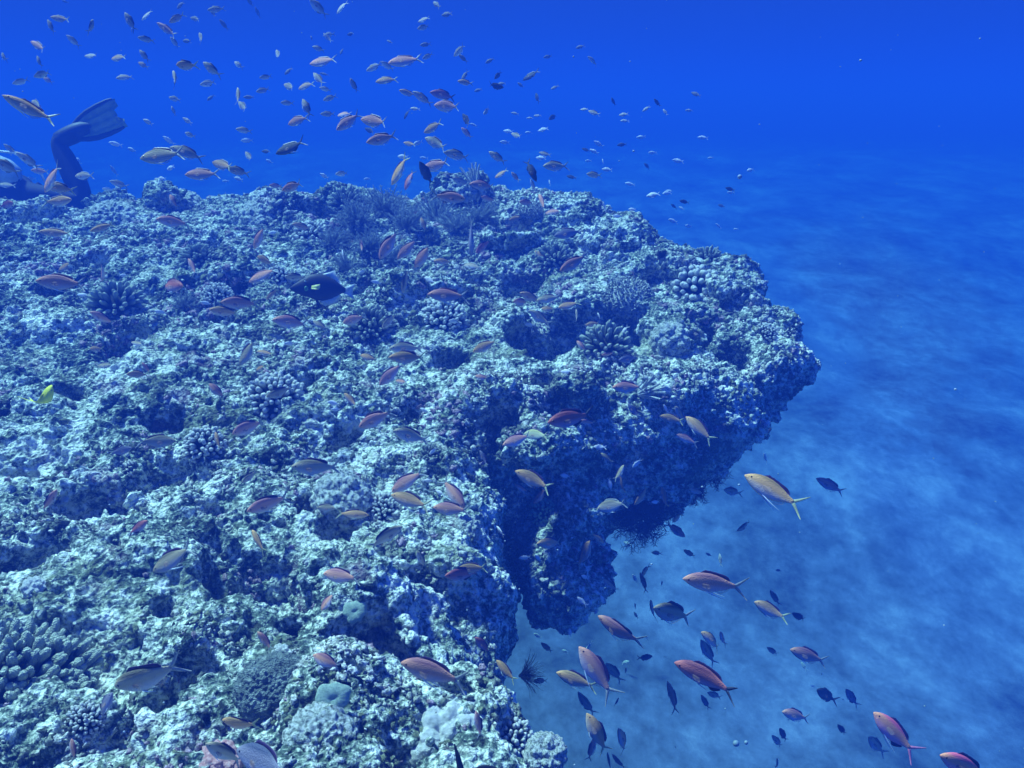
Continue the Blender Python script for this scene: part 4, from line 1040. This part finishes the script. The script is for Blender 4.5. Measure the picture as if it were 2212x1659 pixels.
# ------------------------------------------------------------------ black triggerfish with white rear fins
M_trig, nt, b = new_mat("black_leathery_skin")
tc = nt.nodes.new("ShaderNodeTexCoord"); sx = nt.nodes.new("ShaderNodeSeparateXYZ"); nt.links.new(tc.outputs["Object"], sx.inputs[0])
nz = noise_node(nt, tc.outputs["Object"], 60, 2, .5); r = ramp(nt, [(.3, (.006, .007, .012)), (.7, (.016, .016, .024))]); nt.links.new(nz.outputs[0], r.inputs[0])
nt.links.new(r.outputs[0], b.inputs["Base Color"]); b.inputs["Roughness"].default_value = .6
F_wh = flat_mat("white_ray_fin", (.56, .62, .62)); F_ye = flat_mat("yellow_pectoral_fin", (.70, .72, .20)); M_chk = flat_mat("green_cheek_patch", (.10, .28, .12))
def trig():
    xs = np.array([.5, .485, .44, .38, .30, .20, .08, -.04, -.16, -.26, -.33, -.37]); up = np.array([.01, .03, .062, .10, .145, .19, .215, .205, .16, .10, .055, .045])
    lo = np.array([.01, .03, .062, .10, .145, .185, .215, .215, .165, .10, .055, .045]); wd = np.array([.008, .02, .035, .05, .062, .07, .072, .066, .05, .034, .022, .015])
    seg = 18; an = np.linspace(0, 2 * math.pi, seg, endpoint=False); V = []; F = []
    for i, x in enumerate(xs):
        s = np.sin(an); V.append(np.c_[np.full(seg, x), wd[i] * np.cos(an), np.where(s > 0, up[i], lo[i]) * s - .25 * max(0, x - .2) ** 1])
    V = np.vstack(V)
    for i in range(len(xs) - 1):
        for j in range(seg): F.append([i * seg + j, (i + 1) * seg + j, (i + 1) * seg + (j + 1) % seg, i * seg + (j + 1) % seg])
    n = len(V); V = np.vstack([V, [[.503, 0, -.075], [-.375, 0, 0]]])
    Tt = [[n, j, (j + 1) % seg] for j in range(seg)] + [[n + 1, (len(xs) - 1) * seg + (j + 1) % seg, (len(xs) - 1) * seg + j] for j in range(seg)]
    return V, [np.array(F), np.array(Tt)]
root = bpy.data.objects.new("triggerfish", None); COL.objects.link(root)
h = unit(CR * -math.cos(math.radians(-8)) + CU * math.sin(math.radians(6)) - CF * .15)
up = unit(CU - h * (CU @ h)); sdv = np.cross(up, h)
dd = min(hit(692, 620, 9)[2], hit(640, 640, 9)[2], hit(740, 650, 9)[2]) - .10; s = 134 * dd / FPX
M = Matrix(((h[0] * s, sdv[0] * s, up[0] * s, 0), (h[1] * s, sdv[1] * s, up[1] * s, 0), (h[2] * s, sdv[2] * s, up[2] * s, 0), (0, 0, 0, 1))); M.translation = Vector(P(696, 621, dd)); root.matrix_world = M
link("body", mesh_np("triggerfish_body", *trig(), [M_trig]), root)
V, F = blade([(.02, .20), (-.08, .19), (-.18, .14), (-.28, .08)], [(-.02, .23), (-.17, .30), (-.22, .18), (-.31, .10)], .008); link("dorsal_fin", mesh_np("fin", V, F, [F_wh]), root)
V, F = blade([(.02, -.205), (-.08, -.19), (-.18, -.14), (-.28, -.08)], [(-.06, -.29), (-.16, -.27), (-.25, -.22), (-.33, -.10)], .008); link("anal_fin", mesh_np("fin", V, F[:, ::-1], [F_wh]), root)
V, F = blade([(-.35, .05), (-.36, .02), (-.36, -.02), (-.35, -.05)], [(-.52, .13), (-.49, .05), (-.49, -.05), (-.52, -.13)], .01); link("tail_fin", mesh_np("fin", V, F, [F_wh]), root)
V, F = blade([(.10, -.19), (.06, -.20), (.04, -.21)], [(.02, -.34), (-.01, -.34), (-.03, -.31)], .012); link("pelvic_flap", mesh_np("fin", V, F[:, ::-1], [M_trig]), root)
for sgn in (1, -1):
    V, F = blade([(.16, .0), (.16, -.03), (.16, -.05)], [(.03, .04), (.02, -.01), (.04, -.05)], .004); V[:, 1] += sgn * (.072 + .25 * np.clip(.16 - V[:, 0], 0, 1)); link("pectoral_fin", mesh_np("fin", V, F, [F_ye]), root)
    link("cheek_patch", mesh_np("cheek", IV * [.035, .012, .045] + [.24, sgn * .062, -.05], IF, [M_chk]), root)
    link("eye", mesh_np("eye", IV * [.014, .01, .014] + [.27, sgn * .062, .06], IF, [F_wh]), root)
V, F = blade([(.22, .17), (.16, .19), (.10, .20)], [(.18, .25), (.14, .22), (.10, .21)], .006); link("spine_fin", mesh_np("fin", V, F, [M_trig]), root)
tag(root, "black triggerfish with white dorsal, anal and tail fins swimming left over the reef", "fish")

# black fish whose tail shows at the bottom edge
root = bpy.data.objects.new("surgeonfish", None); COL.objects.link(root)
a = math.radians(-32); h = unit(CR * math.cos(a) + CU * math.sin(a) + CF * .1); up = unit(CU - h * (CU @ h)); sdv = np.cross(up, h)
dd = hit(975, 1640, 1.3)[2] - .10; s = 250 * dd / FPX
M = Matrix(((h[0] * s, sdv[0] * s, up[0] * s, 0), (h[1] * s, sdv[1] * s, up[1] * s, 0), (h[2] * s, sdv[2] * s, up[2] * s, 0), (0, 0, 0, 1))); M.translation = Vector(P(1065, 1708, dd)); root.matrix_world = M
V, F = m_body(1.35, 0); link("body", mesh_np("surgeonfish_body", V, F, [M_trig]), root)
for nm, (v, fq) in fins(1.35, 0, 1.0, .6).items():
    if nm == 'tail_fin': v = v * [1.0, 1.4, 1.15]
    link(nm.rstrip('2'), mesh_np("surgeonfish_fin", v, fq, [M_trig]), root)
tag(root, "black surgeonfish cut off by the bottom edge, only its forked tail in view", "fish")

# ------------------------------------------------------------------ diver kneeling behind the crest
M_suit = flat_mat("dark_wetsuit", (.010, .014, .030), .8); M_fin = flat_mat("yellow_grey_fin_rubber", (.36, .40, .16), .6); M_rail = flat_mat("black_fin_rail", (.01, .012, .02), .6)
M_tank = flat_mat("white_tank_paint", (.62, .68, .72), .4); M_skin = flat_mat("skin", (.55, .36, .27), .6); M_glass = flat_mat("mask_glass", (.05, .08, .1), .1)
DD = 5.3
def D(px, py, dz=0.0): return P(px, py, DD + dz)
pts = {'pel': D(40, 418), 'chest': D(-95, 398), 'neck': D(-150, 388), 'head': D(-190, 378), 'kn1': D(186, 440), 'an1': D(122, 302), 'to1': D(178, 288, -.02),
       'kn2': D(170, 500, .28), 'an2': D(330, 500, .45), 'to2': D(372, 510, .45), 'hip1': D(52, 424, -.08), 'hip2': D(52, 424, .10),
       'sh1': D(-125, 405, -.17), 'sh2': D(-125, 400, .17), 'el1': D(-150, 505, -.26), 'el2': D(-150, 500, .26), 'wr1': D(-225, 500, -.12), 'wr2': D(-225, 496, .14)}
edges = [('pel', 'chest', .135, .15), ('chest', 'neck', .15, .065), ('neck', 'head', .065, .1)]
names = list(pts); Vp = [pts[k] for k in names]; rad = dict(pel=.14, chest=.155, neck=.065, head=.105, kn1=.088, an1=.06, to1=.045, kn2=.072, an2=.05, to2=.045, hip1=.095, hip2=.095, sh1=.075, sh2=.075, el1=.05, el2=.05, wr1=.034, wr2=.034)
E = [('pel', 'chest'), ('chest', 'neck'), ('neck', 'head'), ('pel', 'hip1'), ('hip1', 'kn1'), ('kn1', 'an1'), ('an1', 'to1'), ('pel', 'hip2'), ('hip2', 'kn2'), ('kn2', 'an2'), ('an2', 'to2'),
     ('chest', 'sh1'), ('sh1', 'el1'), ('el1', 'wr1'), ('chest', 'sh2'), ('sh2', 'el2'), ('el2', 'wr2')]
Vl = [Vector(v) for v in Vp]; R_ = [rad[k] for k in names]; El = [(names.index(a), names.index(b)) for a, b in E]
for w in ('wr1', 'wr2'):
    wi = names.index(w); wp = Vl[wi]; dirv = (wp - Vl[names.index('el' + w[-1])]).normalized(); sidev = dirv.cross(Vector((0, 0, 1))).normalized()
    palm = wp + dirv * .06; pi = len(Vl); Vl.append(palm); R_.append(.034); El.append((wi, pi))
    for j, (off, ln) in enumerate([(-.030, .070), (-.010, .080), (.010, .075), (.030, .058)]):
        a0 = len(Vl); Vl.append(palm + sidev * off + dirv * .035); R_.append(.010); El.append((pi, a0))
        Vl.append(palm + sidev * off * 1.2 + dirv * (.035 + ln * .55) - Vector((0, 0, .008))); R_.append(.009); El.append((a0, a0 + 1))
        Vl.append(palm + sidev * off * 1.3 + dirv * (.035 + ln * .95) - Vector((0, 0, .024))); R_.append(.008); El.append((a0 + 1, a0 + 2))
    a0 = len(Vl); Vl.append(wp + dirv * .03 - sidev * .042); R_.append(.011); El.append((pi, a0)); Vl.append(wp + dirv * .065 - sidev * .066); R_.append(.009); El.append((a0, a0 + 1))
org = Vector(D(50, 470))
me = bpy.data.meshes.new("person_body"); me.from_pydata([tuple(v - org) for v in Vl], El, []); me.materials.append(M_suit)
tmp = bpy.data.objects.new("body", me); COL.objects.link(tmp)
sk = tmp.modifiers.new("skin", 'SKIN'); sk.use_smooth_shade = True
for i, r_ in enumerate(R_): me.skin_vertices[0].data[i].radius = (r_, r_)
me.skin_vertices[0].data[0].use_root = True
tmp.modifiers.new("sub", 'SUBSURF').levels = 2
dg = bpy.context.evaluated_depsgraph_get(); bm_ = bpy.data.meshes.new_from_object(tmp.evaluated_get(dg)); COL.objects.unlink(tmp); bpy.data.objects.remove(tmp)
person = bpy.data.objects.new("person", None); COL.objects.link(person); person.location = org
body = link("body", bm_, person); bm_.materials.clear(); bm_.materials.append(M_suit)
O3 = np.array(org)
def swim_fin(ank, toe, wide, L):
    f_ = unit(toe - ank); acr = unit(np.cross(f_, CF) + 0 * CF); V = []; F = []; prof = [(-.02, .055), (.06, .075), (.16, .095), (.30, .105), (.42, .108), (.48, .105)]
    kb = Kit(); c = np.linspace(-1, 1, 9); nrm_ = unit(np.cross(f_, acr)); rows = []
    for t, w in prof:
        for s in (1, -1):
            rr = [toe + f_ * t * L * 2 + acr * w * wide * x_ + nrm_ * (s * .006 - .010 * math.cos(x_ * 4 * math.pi / 1.0)) + f_ * ((.015 - .03 * (abs(x_) < .3)) if t == .48 else 0) for x_ in c]
            rows.append(rr)
    V = np.vstack(rows); n = 9; m = len(prof)
    for i in range(m - 1):
        for j in range(n - 1):
            a = 2 * i * n + j; b = a + 2 * n; F.append([a, a + 1, b + 1, b]); a += n; b += n; F.append([a + 1, a, b, b + 1])
        for j in (0, n - 1): a = 2 * i * n + j; F.append([a, a + 2 * n, a + 3 * n, a + n])
    for i in (0, m - 1):
        for j in range(n - 1): a = 2 * i * n + j; F.append([a, a + 1, a + n + 1, a + n])
    fin = link("swim_fin", mesh_np("swim_fin", V - O3, np.array(F), [M_fin]), person)
    for s in (-1, 1):
        path = [toe + f_ * t * L * 2 + acr * w * wide * s * 1.02 - O3 for t, w in prof]
        link("rail", mesh_np("rail", *tube(path, [.014, .018, .018, .016, .012, .006], 6), [M_rail]), fin)
    path = [toe + f_ * t * L * 2 + nrm_ * -.02 - O3 for t in (.0, .1, .2, .3, .38)]
    link("centre_rib", mesh_np("rib", *tube(path, [.02, .016, .012, .008, .003], 6), [M_rail]), fin)
    path = [ank + f_ * t - O3 for t in np.linspace(-.06, .22, 7)]
    link("foot_pocket", mesh_np("foot_pocket", *tube(path, [.02, .055, .06, .062, .06, .05, .02], 10), [M_rail]), fin)
swim_fin(pts['an1'] + CR * .03, D(170, 284), .95, .30)
swim_fin(pts['an2'], pts['to2'], 1.0, .28)
tk = [D(-120, 325, -.12), D(-118, 325, -.12), D(-60, 345, -.12), D(10, 372, -.12), D(28, 382, -.12), D(38, 388, -.12), D(41, 390, -.12)]
tank = link("air_tank", mesh_np("air_tank", *(lambda a: (a[0] - O3, a[1]))(tube(tk, [.03, .085, .09, .09, .075, .04, .01], 16)), [M_tank]), person)
hs_ = [D(-80, 345), D(-40, 326), D(0, 327), D(30, 330), D(60, 348), D(90, 378), D(103, 405), D(100, 430)]
link("hose", mesh_np("hose", *(lambda a: (a[0] - O3, a[1]))(tube(hs_, [.008] * 8, 7)), [M_tank]), person)
V = IV * [.075, .06, .05] + pts['head'] + np.array([-.07, -.02, .0]) - O3; link("mask", mesh_np("mask", V, IF, [M_glass]), person)
V = IV * [.13, .17, .10] + (pts['chest'] + pts['pel']) / 2 + np.array([0, 0, .06]) - O3; link("buoyancy_vest", mesh_np("buoyancy_vest", V * [1, 1, 1], IF, [M_suit]), person)
tag(person, "diver in a dark wetsuit kneeling behind the left crest, one yellow-grey fin raised", "diver")

# ------------------------------------------------------------------ drifting specks
kk = Kit()
for i in range(170):
    px, py = rng.uniform(0, 2212), rng.uniform(0, 1659); dmx = min(hit(px, py, 6.0)[2] - .1, 6); d = rng.uniform(.7, max(.8, dmx)); r_ = rng.uniform(.0006, .0017) * d ** .6
    kk.add(IV * r_ * [1, 1, rng.uniform(.5, 1)] + P(px, py, d), IF)
for px, py, r_, d in ((1590, 1606, 7, 2.6), (1612, 1604, 4.5, 2.5), (1598, 382, 5, 3.5)):
    kk.add(IV * r_ * d / FPX + P(px, py, d), IF)
V, F, _ = kk.get()
tag(link("drifting_particles", mesh_np("drifting_particles", V, F, [flat_mat("plankton", (.30, .38, .44))])), "tiny pale particles drifting in the water", kind="stuff")
print("all", time.time() - t0)
